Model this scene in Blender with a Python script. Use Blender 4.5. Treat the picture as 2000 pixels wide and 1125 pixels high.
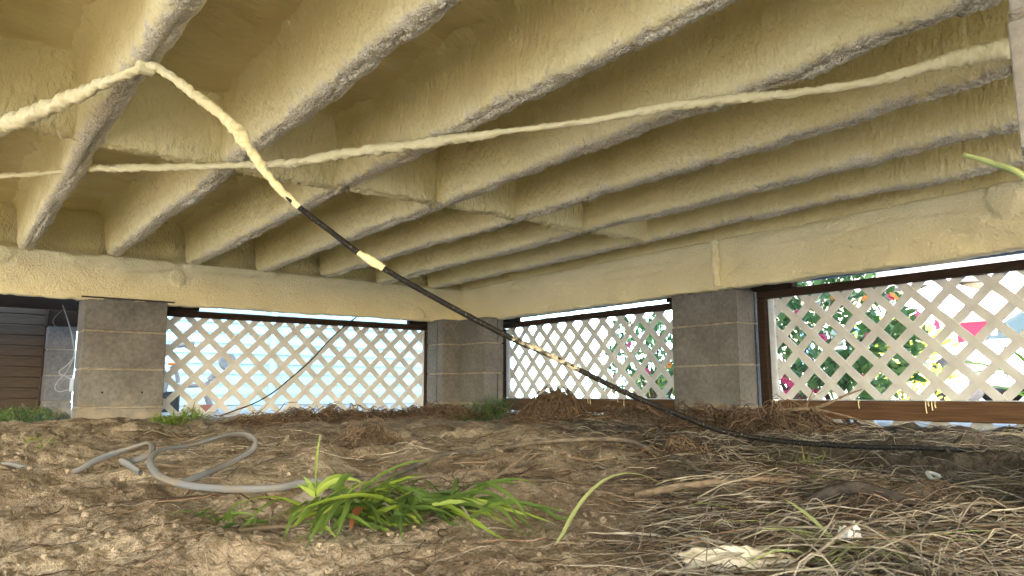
import bpy, bmesh, math, random
import numpy as np
from mathutils import Vector, Matrix

random.seed(7)
RNG = np.random.default_rng(11)
for o in list(bpy.data.objects):
    bpy.data.objects.remove(o)
SC = bpy.context.scene
COL = SC.collection

# ------------------------------------------------------------------ camera
YAW, PITCH, ROLL = 0.662135, 0.1403617, 0.003236
CAM_Z = 0.15
fw = Vector((math.sin(YAW) * math.cos(PITCH), math.cos(YAW) * math.cos(PITCH), math.sin(PITCH)))
rt = Vector((math.cos(YAW), -math.sin(YAW), 0))
dn = fw.cross(rt)
cr = math.cos(ROLL) * rt + math.sin(ROLL) * dn
cd = -math.sin(ROLL) * rt + math.cos(ROLL) * dn
cam = bpy.data.cameras.new('camera')
cam.sensor_width = 36.0
cam.lens = 25.92
cam.clip_start = 0.02
cam.clip_end = 900
cam.dof.use_dof = True
cam.dof.focus_distance = 2.4
cam.dof.aperture_fstop = 20.0
camo = bpy.data.objects.new('camera', cam)
COL.objects.link(camo)
M = Matrix((cr, -cd, -fw)).transposed().to_4x4()
M.translation = Vector((0, 0, CAM_Z))
camo.matrix_world = M
SC.camera = camo

# ------------------------------------------------------------------ sky, sun, exposure
SUN_H = Vector((0.545, 0.838, 0.0)).normalized()     # the way sunlight travels, on plan
SUN_EL = math.radians(21)
world = bpy.data.worlds.new('World')
SC.world = world
world.use_nodes = True
wn = world.node_tree.nodes
sky = wn.new('ShaderNodeTexSky')
sky.sky_type = 'NISHITA'
sky.sun_disc = False
sky.sun_elevation = SUN_EL
sky.sun_rotation = math.atan2(-SUN_H.x, -SUN_H.y)
sky.air_density = 1.0
sky.dust_density = 1.5
wn['Background'].inputs[1].default_value = 0.085
world.node_tree.links.new(sky.outputs[0], wn['Background'].inputs[0])
sun = bpy.data.lights.new('sun', 'SUN')
sun.energy = 5.0
sun.angle = math.radians(0.5)
sun.color = (1.0, 0.965, 0.92)
suno = bpy.data.objects.new('sun', sun)
COL.objects.link(suno)
sd = Vector((SUN_H.x * math.cos(SUN_EL), SUN_H.y * math.cos(SUN_EL), -math.sin(SUN_EL)))
suno.rotation_euler = sd.to_track_quat('-Z', 'Y').to_euler()
suno.location = (-6, -10, 9)
SC.view_settings.view_transform = 'Standard'
SC.view_settings.look = 'None'
SC.view_settings.gamma = 1.0
SC.view_settings.use_curve_mapping = False
SC.view_settings.exposure = 3.6
SC.render.engine = 'CYCLES'
SC.cycles.use_denoising = True
SC.cycles.max_bounces = 8
SC.cycles.diffuse_bounces = 6
SC.cycles.glossy_bounces = 3
SC.cycles.transmission_bounces = 4
SC.cycles.sample_clamp_indirect = 8.0
SC.cycles.caustics_reflective = False
SC.cycles.caustics_refractive = False


# ------------------------------------------------------------------ noise
def _hash(ix, iy, iz, s):
    n = (ix.astype(np.int64) * 374761393 + iy.astype(np.int64) * 668265263 + iz.astype(np.int64) * 2147483647 + s * 974634777) & 0x7fffffff
    n = ((n ^ (n >> 13)) * 1274126177) & 0x7fffffff
    n = ((n ^ (n >> 16)) * 60493) & 0x7fffffff
    return (n ^ (n >> 15)).astype(np.float64) % 65536 / 32768.0 - 1.0


def vn(x, y, z=0.0, s=0):
    """smooth value noise in -1..1"""
    x, y, z = np.broadcast_arrays(np.asarray(x, float), np.asarray(y, float), np.asarray(z, float))
    fx, fy, fz = np.floor(x), np.floor(y), np.floor(z)
    u, v, w = x - fx, y - fy, z - fz
    u = u * u * u * (u * (u * 6 - 15) + 10)
    v = v * v * v * (v * (v * 6 - 15) + 10)
    w = w * w * w * (w * (w * 6 - 15) + 10)
    r = 0
    for a in (0, 1):
        for b in (0, 1):
            for c in (0, 1):
                h = _hash(fx + a, fy + b, fz + c, s)
                r = r + h * (u if a else 1 - u) * (v if b else 1 - v) * (w if c else 1 - w)
    return r


def fbm(x, y, z=0.0, s=0, n=4):
    t, a, k = 0, 1.0, 1.0
    for i in range(n):
        t = t + a * vn(x * k, y * k, np.asarray(z) * k, s + i * 17)
        a *= 0.5
        k *= 2.03
    return t


def sstep(a, b, x):
    t = np.clip((np.asarray(x, float) - a) / (b - a), 0, 1)
    return t * t * (3 - 2 * t)


# ------------------------------------------------------------------ materials
MATS = {}


def mat(name, base, base2=None, rough=0.8, scale=20.0, bump=0.0, bscale=60.0, stretch=(1, 1, 1), spec=0.3,
        island=0.0, metallic=0.0, coat=0.0, trans=0.0, detail=6.0, lo=0.35, hi=0.65, bump2=0.0, b2scale=10.0, bump3=0.0, b3scale=250.0, hue=0.0, bdist=0.01):
    m = bpy.data.materials.new(name)
    m.use_nodes = True
    nt = m.node_tree
    N, L = nt.nodes, nt.links
    b = N['Principled BSDF']
    b.inputs['Roughness'].default_value = rough
    b.inputs['Specular IOR Level'].default_value = spec
    b.inputs['Metallic'].default_value = metallic
    b.inputs['Coat Weight'].default_value = coat
    b.inputs['Coat Roughness'].default_value = 0.08
    if trans:
        b.inputs['Transmission Weight'].default_value = trans
    tc = N.new('ShaderNodeTexCoord')
    mp = N.new('ShaderNodeMapping')
    mp.inputs['Scale'].default_value = stretch
    L.new(tc.outputs['Object'], mp.inputs['Vector'])
    nz = N.new('ShaderNodeTexNoise')
    nz.inputs['Scale'].default_value = scale
    nz.inputs['Detail'].default_value = detail
    L.new(mp.outputs[0], nz.inputs['Vector'])
    rp = N.new('ShaderNodeValToRGB')
    rp.color_ramp.elements[0].position = lo
    rp.color_ramp.elements[1].position = hi
    rp.color_ramp.elements[0].color = (*base, 1)
    rp.color_ramp.elements[1].color = (*(base2 or base), 1)
    L.new(nz.outputs[0], rp.inputs[0])
    out = rp.outputs[0]
    if island:
        g = N.new('ShaderNodeNewGeometry')
        hs = N.new('ShaderNodeHueSaturation')
        mr = N.new('ShaderNodeMapRange')
        mr.inputs['To Min'].default_value = 1 - island
        mr.inputs['To Max'].default_value = 1 + island
        L.new(g.outputs['Random Per Island'], mr.inputs['Value'])
        L.new(mr.outputs[0], hs.inputs['Value'])
        if hue:
            mh = N.new('ShaderNodeMapRange')
            mh.inputs['To Min'].default_value = 0.5 - hue
            mh.inputs['To Max'].default_value = 0.5 + hue
            ml = N.new('ShaderNodeMath')
            ml.operation = 'MULTIPLY'
            ml.inputs[1].default_value = 7.31
            mf = N.new('ShaderNodeMath')
            mf.operation = 'FRACT'
            L.new(g.outputs['Random Per Island'], ml.inputs[0])
            L.new(ml.outputs[0], mf.inputs[0])
            L.new(mf.outputs[0], mh.inputs['Value'])
            L.new(mh.outputs[0], hs.inputs['Hue'])
        L.new(out, hs.inputs['Color'])
        out = hs.outputs[0]
    L.new(out, b.inputs['Base Color'])
    last = None
    for st, sc in ((bump2, b2scale), (bump, bscale), (bump3, b3scale)):
        if st:
            n2 = N.new('ShaderNodeTexNoise')
            n2.inputs['Scale'].default_value = sc
            n2.inputs['Detail'].default_value = 4
            L.new(mp.outputs[0], n2.inputs['Vector'])
            bp = N.new('ShaderNodeBump')
            bp.inputs['Strength'].default_value = st
            bp.inputs['Distance'].default_value = bdist
            L.new(n2.outputs[0], bp.inputs['Height'])
            if last:
                L.new(last.outputs[0], bp.inputs['Normal'])
            last = bp
    if last:
        L.new(last.outputs[0], b.inputs['Normal'])
    MATS[name] = m
    return m


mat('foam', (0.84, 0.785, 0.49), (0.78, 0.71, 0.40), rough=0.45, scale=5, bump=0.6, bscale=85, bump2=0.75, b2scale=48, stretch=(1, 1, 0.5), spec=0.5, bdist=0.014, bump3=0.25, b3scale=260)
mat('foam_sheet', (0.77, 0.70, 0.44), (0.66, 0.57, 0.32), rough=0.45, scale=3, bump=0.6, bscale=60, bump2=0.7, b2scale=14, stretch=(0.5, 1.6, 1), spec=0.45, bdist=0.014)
mat('foam_beam', (0.84, 0.79, 0.56), (0.78, 0.725, 0.48), rough=0.55, scale=4, bump=0.8, bscale=100, bump2=0.6, b2scale=30, spec=0.3, bdist=0.011)
mat('foam_cable', (0.88, 0.84, 0.58), (0.84, 0.79, 0.50), rough=0.6, scale=30, bump=0.6, bscale=160, bdist=0.004)
mat('concrete', (0.205, 0.213, 0.225), (0.138, 0.143, 0.150), rough=0.95, detail=10, scale=55, lo=0.3, hi=0.7, bump=0.55, bscale=260, bump2=0.3, b2scale=70, spec=0.15, bdist=0.004)
mat('concrete_pale', (0.36, 0.355, 0.35), (0.27, 0.265, 0.255), rough=0.95, scale=40, bump=0.6, bscale=200, bdist=0.004, spec=0.15)
mat('mortar', (0.36, 0.345, 0.31), (0.26, 0.245, 0.215), rough=0.95, scale=40, bump=0.8, bscale=150, spec=0.1, bdist=0.006)
mat('steel_plate', (0.06, 0.065, 0.08), (0.03, 0.03, 0.035), rough=0.5, scale=20, metallic=0.6)
mat('wood_dark', (0.040, 0.023, 0.015), (0.022, 0.013, 0.009), rough=0.8, scale=7, stretch=(1, 1, 14), bump=0.3, bscale=60)
mat('wood_sill', (0.15, 0.088, 0.05), (0.075, 0.043, 0.026), rough=0.75, scale=5, stretch=(18, 1.2, 22), bump=0.3, bscale=9, lo=0.3, hi=0.7)
mat('wood_plank', (0.085, 0.068, 0.054), (0.055, 0.043, 0.034), rough=0.85, scale=6, stretch=(1.2, 14, 14), bump=0.25, bscale=20)
mat('pvc', (0.745, 0.785, 0.83), (0.63, 0.655, 0.685), rough=0.45, scale=14, spec=0.4, bump=0.12, bscale=200, bdist=0.002)
mat('pvc_edge', (0.80, 0.84, 0.88), (0.70, 0.75, 0.80), rough=0.45, scale=30, spec=0.4)
mat('black_cable', (0.010, 0.010, 0.011), (0.20, 0.195, 0.18), rough=0.6, scale=230, spec=0.25, lo=0.60, hi=0.70, bump=0.4, bscale=300, bdist=0.003)
mat('overspray', (0.62, 0.58, 0.47), (0.05, 0.05, 0.05), rough=0.7, scale=70, lo=0.45, hi=0.62, bump=0.5, bscale=200, bdist=0.003)
mat('grey_cable', (0.15, 0.165, 0.19), (0.19, 0.165, 0.13), rough=0.5, scale=25, spec=0.4, lo=0.45, hi=0.7, bump=0.2, bscale=200, bdist=0.002)
mat('old_hose', (0.085, 0.08, 0.075), (0.20, 0.17, 0.135), rough=0.85, scale=30, bump=0.4, bscale=120, bdist=0.004)
mat('white_wire', (0.42, 0.42, 0.42), rough=0.5)
mat('straw', (0.37, 0.345, 0.295), (0.17, 0.148, 0.118), rough=0.8, scale=30, island=0.6, hue=0.02)
mat('root', (0.20, 0.145, 0.10), (0.11, 0.078, 0.055), rough=0.9, scale=30, island=0.75, hue=0.012)
mat('twig', (0.27, 0.215, 0.16), (0.16, 0.125, 0.09), rough=0.9, scale=60, bump=0.5, bscale=200, bdist=0.003)
mat('charred', (0.035, 0.032, 0.032), (0.07, 0.06, 0.055), rough=0.9, scale=40, bump=0.7, bscale=80)
mat('grass', (0.13, 0.235, 0.05), (0.06, 0.13, 0.035), rough=0.5, scale=12, island=0.5, hue=0.025, spec=0.4)
mat('grass_new', (0.26, 0.38, 0.06), (0.18, 0.30, 0.05), rough=0.5, scale=12, island=0.25, hue=0.02, spec=0.4)
mat('grass_dull', (0.12, 0.17, 0.06), (0.20, 0.18, 0.08), rough=0.7, scale=12, island=0.4, hue=0.03)
mat('grass_pale', (0.32, 0.38, 0.18), (0.25, 0.31, 0.13), rough=0.6, scale=20)
mat('dry_leaf', (0.26, 0.11, 0.05), (0.17, 0.07, 0.035), rough=0.7, scale=40)
mat('scrap', (0.78, 0.76, 0.66), (0.55, 0.50, 0.40), rough=0.8, scale=18, bump=0.7, bscale=90, lo=0.4, hi=0.7)
mat('scrap_white', (0.82, 0.84, 0.84), (0.66, 0.66, 0.64), rough=0.5, scale=18, bump=0.3, bscale=60)
mat('bush_leaf', (0.17, 0.31, 0.10), (0.10, 0.22, 0.07), rough=0.35, scale=8, island=0.45, hue=0.03, spec=0.5)
mat('lime_leaf', (0.42, 0.42, 0.06), (0.30, 0.36, 0.05), rough=0.5, scale=8, island=0.35, hue=0.03)
mat('strap_leaf', (0.22, 0.40, 0.05), (0.34, 0.45, 0.07), rough=0.4, scale=8, island=0.2)
mat('bark', (0.16, 0.11, 0.08), (0.09, 0.06, 0.045), rough=0.9, scale=30)
mat('petal', (0.75, 0.07, 0.20), (0.80, 0.16, 0.30), rough=0.5, scale=30)
mat('petal_orange', (0.80, 0.25, 0.05), (0.80, 0.40, 0.08), rough=0.5, scale=30)
mat('siding_white', (0.70, 0.76, 0.78), (0.66, 0.72, 0.75), rough=0.5, scale=3)
mat('siding_aqua', (0.36, 0.56, 0.61), (0.33, 0.53, 0.58), rough=0.5, scale=3)
mat('siding_blue', (0.22, 0.27, 0.36), (0.18, 0.22, 0.30), rough=0.5, scale=3)
mat('trim_white', (0.8, 0.8, 0.8), rough=0.5)
mat('wall_cream', (0.72, 0.66, 0.52), (0.68, 0.62, 0.48), rough=0.8, scale=4)
mat('roof_shingle', (0.22, 0.20, 0.19), (0.14, 0.13, 0.12), rough=0.95, scale=20)
mat('door_red', (0.42, 0.02, 0.07), rough=0.4)
mat('shutter_blue', (0.07, 0.17, 0.30), rough=0.5)
mat('window_glass', (0.03, 0.045, 0.05), rough=0.05, spec=0.8)
mat('car_paint', (0.62, 0.66, 0.74), rough=0.25, coat=1.0, spec=0.5)
mat('tyre', (0.03, 0.03, 0.032), rough=0.85)
mat('rim', (0.5, 0.5, 0.52), rough=0.3, metallic=0.9)
mat('lamp_lens', (0.7, 0.72, 0.75), rough=0.1, spec=0.7)
mat('black_plastic', (0.025, 0.025, 0.027), rough=0.6)
mat('machine_grey', (0.22, 0.21, 0.20), (0.30, 0.28, 0.27), rough=0.55, scale=20)
mat('machine_orange', (0.65, 0.20, 0.03), rough=0.5)
mat('brick_red', (0.30, 0.12, 0.08), rough=0.9)
mat('driveway', (0.45, 0.44, 0.42), (0.38, 0.37, 0.35), rough=0.9, scale=2)


def soil_material():
    m = bpy.data.materials.new('soil')
    m.use_nodes = True
    N, L = m.node_tree.nodes, m.node_tree.links
    b = N['Principled BSDF']
    b.inputs['Roughness'].default_value = 0.95
    b.inputs['Specular IOR Level'].default_value = 0.15
    tc = N.new('ShaderNodeTexCoord')

    def nz(s, d=6, r=0.6):
        n = N.new('ShaderNodeTexNoise')
        n.inputs['Scale'].default_value = s
        n.inputs['Detail'].default_value = d
        n.inputs['Roughness'].default_value = r
        L.new(tc.outputs['Object'], n.inputs['Vector'])
        return n

    def ramp(src, a, bb, p0, p1):
        r = N.new('ShaderNodeValToRGB')
        r.color_ramp.elements[0].position = p0
        r.color_ramp.elements[1].position = p1
        r.color_ramp.elements[0].color = (*a, 1)
        r.color_ramp.elements[1].color = (*bb, 1)
        L.new(src, r.inputs[0])
        return r
    big = ramp(nz(2.6).outputs[0], (0.26, 0.212, 0.165), (0.53, 0.465, 0.38), 0.34, 0.58)
    # darker, humus-stained soil where the dead grass lies
    dotp = N.new('ShaderNodeVectorMath')
    dotp.operation = 'DOT_PRODUCT'
    dotp.inputs[1].default_value = (0.79, -0.61, 0.0)
    L.new(tc.outputs['Object'], dotp.inputs[0])
    adn = N.new('ShaderNodeMath')
    adn.operation = 'MULTIPLY_ADD'
    adn.inputs[1].default_value = 0.9
    L.new(nz(5).outputs[0], adn.inputs[0])
    L.new(dotp.outputs['Value'], adn.inputs[2])
    hum = ramp(adn.outputs[0], (1, 1, 1), (0.38, 0.39, 0.42), 0.50, 0.78)
    mh = N.new('ShaderNodeMixRGB')
    mh.blend_type = 'MULTIPLY'
    mh.inputs[0].default_value = 1.0
    L.new(big.outputs[0], mh.inputs[1])
    L.new(hum.outputs[0], mh.inputs[2])
    big = mh
    fine = ramp(nz(45, 8, 0.7).outputs[0], (0.52, 0.49, 0.46), (1.15, 1.14, 1.11), 0.34, 0.62)
    grit = ramp(nz(330, 3, 0.6).outputs[0], (0.70, 0.70, 0.70), (1.25, 1.25, 1.25), 0.35, 0.68)
    m1 = N.new('ShaderNodeMixRGB')
    m1.blend_type = 'MULTIPLY'
    m1.inputs[0].default_value = 0.9
    L.new(big.outputs[0], m1.inputs[1])
    L.new(fine.outputs[0], m1.inputs[2])
    m2 = N.new('ShaderNodeMixRGB')
    m2.blend_type = 'MULTIPLY'
    m2.inputs[0].default_value = 0.7
    L.new(m1.outputs[0], m2.inputs[1])
    L.new(grit.outputs[0], m2.inputs[2])
    # yard outside the house footprint, colour chosen paler grey to bounce neutral light
    sep = N.new('ShaderNodeSeparateXYZ')
    L.new(tc.outputs['Object'], sep.inputs[0])

    def outside(sock, centre, half):
        a = N.new('ShaderNodeMath')
        a.operation = 'SUBTRACT'
        a.inputs[1].default_value = centre
        L.new(sock, a.inputs[0])
        c = N.new('ShaderNodeMath')
        c.operation = 'ABSOLUTE'
        L.new(a.outputs[0], c.inputs[0])
        g = N.new('ShaderNodeMath')
        g.operation = 'GREATER_THAN'
        g.inputs[1].default_value = half
        L.new(c.outputs[0], g.inputs[0])
        return g.outputs[0]
    mx = N.new('ShaderNodeMath')
    mx.operation = 'MAXIMUM'
    L.new(outside(sep.outputs[0], 0.4, 2.95), mx.inputs[0])
    L.new(outside(sep.outputs[1], 1.2, 3.65), mx.inputs[1])
    yard = ramp(nz(6).outputs[0], (0.36, 0.36, 0.35), (0.50, 0.50, 0.48), 0.35, 0.65)
    m3 = N.new('ShaderNodeMixRGB')
    L.new(mx.outputs[0], m3.inputs[0])
    L.new(m2.outputs[0], m3.inputs[1])
    L.new(yard.outputs[0], m3.inputs[2])
    L.new(m3.outputs[0], b.inputs['Base Color'])
    last = None
    for s, st, dist in ((60, 0.9, 0.014), (190, 0.9, 0.006), (600, 0.7, 0.003)):
        bp = N.new('ShaderNodeBump')
        bp.inputs['Strength'].default_value = st
        bp.inputs['Distance'].default_value = dist
        L.new(nz(s, 3).outputs[0], bp.inputs['Height'])
        if last:
            L.new(last.outputs[0], bp.inputs['Normal'])
        last = bp
    L.new(last.outputs[0], b.inputs['Normal'])
    MATS['soil'] = m


soil_material()


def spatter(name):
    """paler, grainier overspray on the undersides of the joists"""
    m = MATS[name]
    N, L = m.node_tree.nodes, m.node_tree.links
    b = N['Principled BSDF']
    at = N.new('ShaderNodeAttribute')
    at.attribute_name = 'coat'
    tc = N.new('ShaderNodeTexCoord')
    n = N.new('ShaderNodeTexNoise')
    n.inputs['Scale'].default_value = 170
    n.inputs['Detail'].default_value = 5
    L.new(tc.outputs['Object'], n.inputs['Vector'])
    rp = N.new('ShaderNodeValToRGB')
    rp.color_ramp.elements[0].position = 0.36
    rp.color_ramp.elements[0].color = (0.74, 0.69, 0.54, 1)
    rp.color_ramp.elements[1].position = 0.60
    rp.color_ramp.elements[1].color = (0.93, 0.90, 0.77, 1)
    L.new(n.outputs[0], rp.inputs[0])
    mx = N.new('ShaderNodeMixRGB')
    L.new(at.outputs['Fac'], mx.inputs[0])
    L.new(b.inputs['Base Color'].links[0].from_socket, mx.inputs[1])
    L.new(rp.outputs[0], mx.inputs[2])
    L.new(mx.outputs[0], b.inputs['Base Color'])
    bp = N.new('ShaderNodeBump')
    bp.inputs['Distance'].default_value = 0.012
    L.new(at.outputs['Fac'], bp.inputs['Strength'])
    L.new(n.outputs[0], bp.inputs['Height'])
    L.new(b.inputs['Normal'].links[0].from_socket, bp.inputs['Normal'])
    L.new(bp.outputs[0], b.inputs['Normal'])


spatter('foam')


def translucent(name, amount):
    m = MATS[name]
    N, L = m.node_tree.nodes, m.node_tree.links
    b = N['Principled BSDF']
    t = N.new('ShaderNodeBsdfTranslucent')
    L.new(b.inputs['Base Color'].links[0].from_socket, t.inputs['Color'])
    mx = N.new('ShaderNodeMixShader')
    mx.inputs[0].default_value = amount
    L.new(b.outputs[0], mx.inputs[1])
    L.new(t.outputs[0], mx.inputs[2])
    L.new(mx.outputs[0], N['Material Output'].inputs['Surface'])


translucent('pvc_edge', 0.45)
translucent('pvc', 0.08)
for nm in ('grass', 'grass_new', 'bush_leaf', 'lime_leaf', 'strap_leaf', 'petal', 'petal_orange'):
    translucent(nm, 0.3)


def splash(name):
    m = MATS[name]
    N, L = m.node_tree.nodes, m.node_tree.links
    b = N['Principled BSDF']
    src = b.inputs['Base Color'].links[0].from_socket
    g = N.new('ShaderNodeNewGeometry')
    sp = N.new('ShaderNodeSeparateXYZ')
    L.new(g.outputs['Position'], sp.inputs[0])
    n = N.new('ShaderNodeTexNoise')
    n.inputs['Scale'].default_value = 9
    n.inputs['Detail'].default_value = 5
    L.new(g.outputs['Position'], n.inputs['Vector'])
    a = N.new('ShaderNodeMath')
    a.operation = 'MULTIPLY_ADD'
    a.inputs[1].default_value = -0.24
    L.new(n.outputs[0], a.inputs[0])
    L.new(sp.outputs[2], a.inputs[2])
    mr = N.new('ShaderNodeMapRange')
    mr.inputs['From Min'].default_value = -0.02
    mr.inputs['From Max'].default_value = -0.08
    L.new(a.outputs[0], mr.inputs['Value'])
    ml = N.new('ShaderNodeMath')
    ml.operation = 'MULTIPLY'
    ml.inputs[1].default_value = 0.7
    L.new(mr.outputs[0], ml.inputs[0])
    mx = N.new('ShaderNodeMixRGB')
    mx.inputs[2].default_value = (0.33, 0.30, 0.26, 1)
    L.new(ml.outputs[0], mx.inputs[0])
    L.new(src, mx.inputs[1])
    # dry white bloom and damp stains, in soft uneven patches
    n2 = N.new('ShaderNodeTexNoise')
    n2.inputs['Scale'].default_value = 5
    n2.inputs['Detail'].default_value = 6
    L.new(g.outputs['Position'], n2.inputs['Vector'])
    r2 = N.new('ShaderNodeValToRGB')
    r2.color_ramp.elements[0].position = 0.38
    r2.color_ramp.elements[0].color = (0.86, 0.85, 0.83, 1)
    r2.color_ramp.elements[1].position = 0.66
    r2.color_ramp.elements[1].color = (1.15, 1.15, 1.14, 1)
    L.new(n2.outputs[0], r2.inputs[0])
    m2 = N.new('ShaderNodeMixRGB')
    m2.blend_type = 'MULTIPLY'
    m2.inputs[0].default_value = 1
    L.new(mx.outputs[0], m2.inputs[1])
    L.new(r2.outputs[0], m2.inputs[2])
    L.new(m2.outputs[0], b.inputs['Base Color'])


splash('concrete')
splash('mortar')


# ------------------------------------------------------------------ mesh helpers
def link(name, me, m, parent=None, smooth=False):
    o = bpy.data.objects.new(name, me)
    COL.objects.link(o)
    if m and not me.materials:
        me.materials.append(MATS[m])
    if parent:
        o.parent = parent
    if smooth:
        me.polygons.foreach_set('use_smooth', [True] * len(me.polygons))
    return o


def np_mesh(name, V, F):
    """V (n,3) array, F (m,k) array of equal-size faces"""
    me = bpy.data.meshes.new(name)
    V = np.asarray(V, np.float32)
    F = np.asarray(F, np.int32)
    me.vertices.add(len(V))
    me.vertices.foreach_set('co', V.ravel())
    k = F.shape[1]
    me.loops.add(F.size)
    me.loops.foreach_set('vertex_index', F.ravel())
    me.polygons.add(len(F))
    me.polygons.foreach_set('loop_start', np.arange(len(F), dtype=np.int32) * k)
    me.update(calc_edges=True)
    return me


def grid_faces(a, b, wrap=False, flip=False):
    i = np.arange(a - 1)[:, None]
    j = np.arange(b if wrap else b - 1)[None, :]
    j2 = (j + 1) % b
    f = np.stack(np.broadcast_arrays(i * b + j, i * b + j2, (i + 1) * b + j2, (i + 1) * b + j), -1).reshape(-1, 4)
    return f[:, ::-1] if flip else f


def tubes(P, R, sides=5):
    """P (n,s,3) centre lines, R (n,s) radii -> V, F"""
    P = np.asarray(P, float)
    R = np.asarray(R, float)
    n, s, _ = P.shape
    T = np.gradient(P, axis=1)
    T /= np.linalg.norm(T, axis=2, keepdims=True) + 1e-9
    up = np.zeros_like(T)
    up[..., 2] = 1
    up[np.abs(T[..., 2]) > 0.92] = (1, 0.2, 0)
    A = np.cross(T, up)
    A /= np.linalg.norm(A, axis=2, keepdims=True) + 1e-9
    B = np.cross(A, T)
    an = np.arange(sides) * 2 * math.pi / sides
    V = P[:, :, None, :] + R[:, :, None, None] * (A[:, :, None, :] * np.cos(an)[None, None, :, None] + B[:, :, None, :] * np.sin(an)[None, None, :, None])
    f = grid_faces(s, sides, wrap=True)
    F = (f[None] + (np.arange(n) * s * sides)[:, None, None]).reshape(-1, 4)
    return V.reshape(-1, 3), F


def spline(pts, n):
    """Catmull-Rom through the points"""
    p = np.asarray(pts, float)
    p = np.vstack([2 * p[0] - p[1], p, 2 * p[-1] - p[-2]])
    seg = len(p) - 3
    t = np.linspace(0, seg - 1e-6, n)
    i = t.astype(int)
    u = (t - i)[:, None]
    a, b, c, d = p[i], p[i + 1], p[i + 2], p[i + 3]
    return 0.5 * (2 * b + (c - a) * u + (2 * a - 5 * b + 4 * c - d) * u ** 2 + (3 * b - a - 3 * c + d) * u ** 3)


def tube_obj(name, pts, r, m, parent=None, n=80, sides=8, lump=0.0, lscale=40, flat=1.0, taper=False, seed=0):
    P = spline(pts, n)
    R = np.full(n, r) if np.isscalar(r) else np.interp(np.linspace(0, 1, n), np.linspace(0, 1, len(r)), r)
    if taper:
        R = R * np.linspace(1, 0.25, n)
    V, F = tubes(P[None], R[None], sides)
    if lump:
        C = np.repeat(P, sides, 0)
        d = V - C
        k = 1 + lump * (fbm(V[:, 0] * lscale, V[:, 1] * lscale, V[:, 2] * lscale, 5 + seed, 3))
        V = C + d * k[:, None]
    a = len(V)
    V = np.vstack([V, P[0], P[-1]])
    me = bpy.data.meshes.new(name)
    caps = [(a, (j + 1) % sides, j) for j in range(sides)] + [(a + 1, (n - 1) * sides + j, (n - 1) * sides + (j + 1) % sides) for j in range(sides)]
    me.from_pydata(V.tolist(), [], F.tolist() + caps)
    me.update()
    return link(name, me, m, parent, True)


def box_mesh(name, size, bevel=0.0, seg=1):
    bm = bmesh.new()
    bmesh.ops.create_cube(bm, size=1)
    for v in bm.verts:
        v.co = Vector((v.co.x * size[0], v.co.y * size[1], v.co.z * size[2]))
    if bevel:
        bmesh.ops.bevel(bm, geom=bm.edges[:], offset=bevel, segments=seg, profile=0.5, affect='EDGES')
    me = bpy.data.meshes.new(name)
    bm.to_mesh(me)
    bm.free()
    return me


def box(name, lo, hi, m, parent=None, bevel=0.002):
    lo, hi = Vector(lo), Vector(hi)
    me = box_mesh(name, hi - lo, bevel)
    o = link(name, me, m, parent)
    o.location = (lo + hi) / 2 - (parent.location if parent else Vector((0, 0, 0)))
    return o


def prism(name, poly, d, m, parent=None):
    """poly: list of 3D points of a planar face, extruded by vector d"""
    n = len(poly)
    d = Vector(d)
    a = [Vector(p) for p in poly]
    V = a + [p + d for p in a]
    F = [list(range(n))[::-1], list(range(n, 2 * n))] + [[i, (i + 1) % n, n + (i + 1) % n, n + i] for i in range(n)]
    me = bpy.data.meshes.new(name)
    me.from_pydata([p[:] for p in V], [], F)
    me.update()
    bm = bmesh.new()
    bm.from_mesh(me)
    bmesh.ops.recalc_face_normals(bm, faces=bm.faces[:])
    bm.to_mesh(me)
    bm.free()
    return link(name, me, m, parent)


def thing(name, label, cat, loc=(0, 0, 0), group=None):
    o = bpy.data.objects.new(name, None)
    o.empty_display_size = 0.1
    COL.objects.link(o)
    o.location = loc
    return tag(o, label, cat, group)


def tag(o, label, cat, group=None):
    o['label'] = label
    o['category'] = cat
    if group:
        o['group'] = group
    return o


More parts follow.
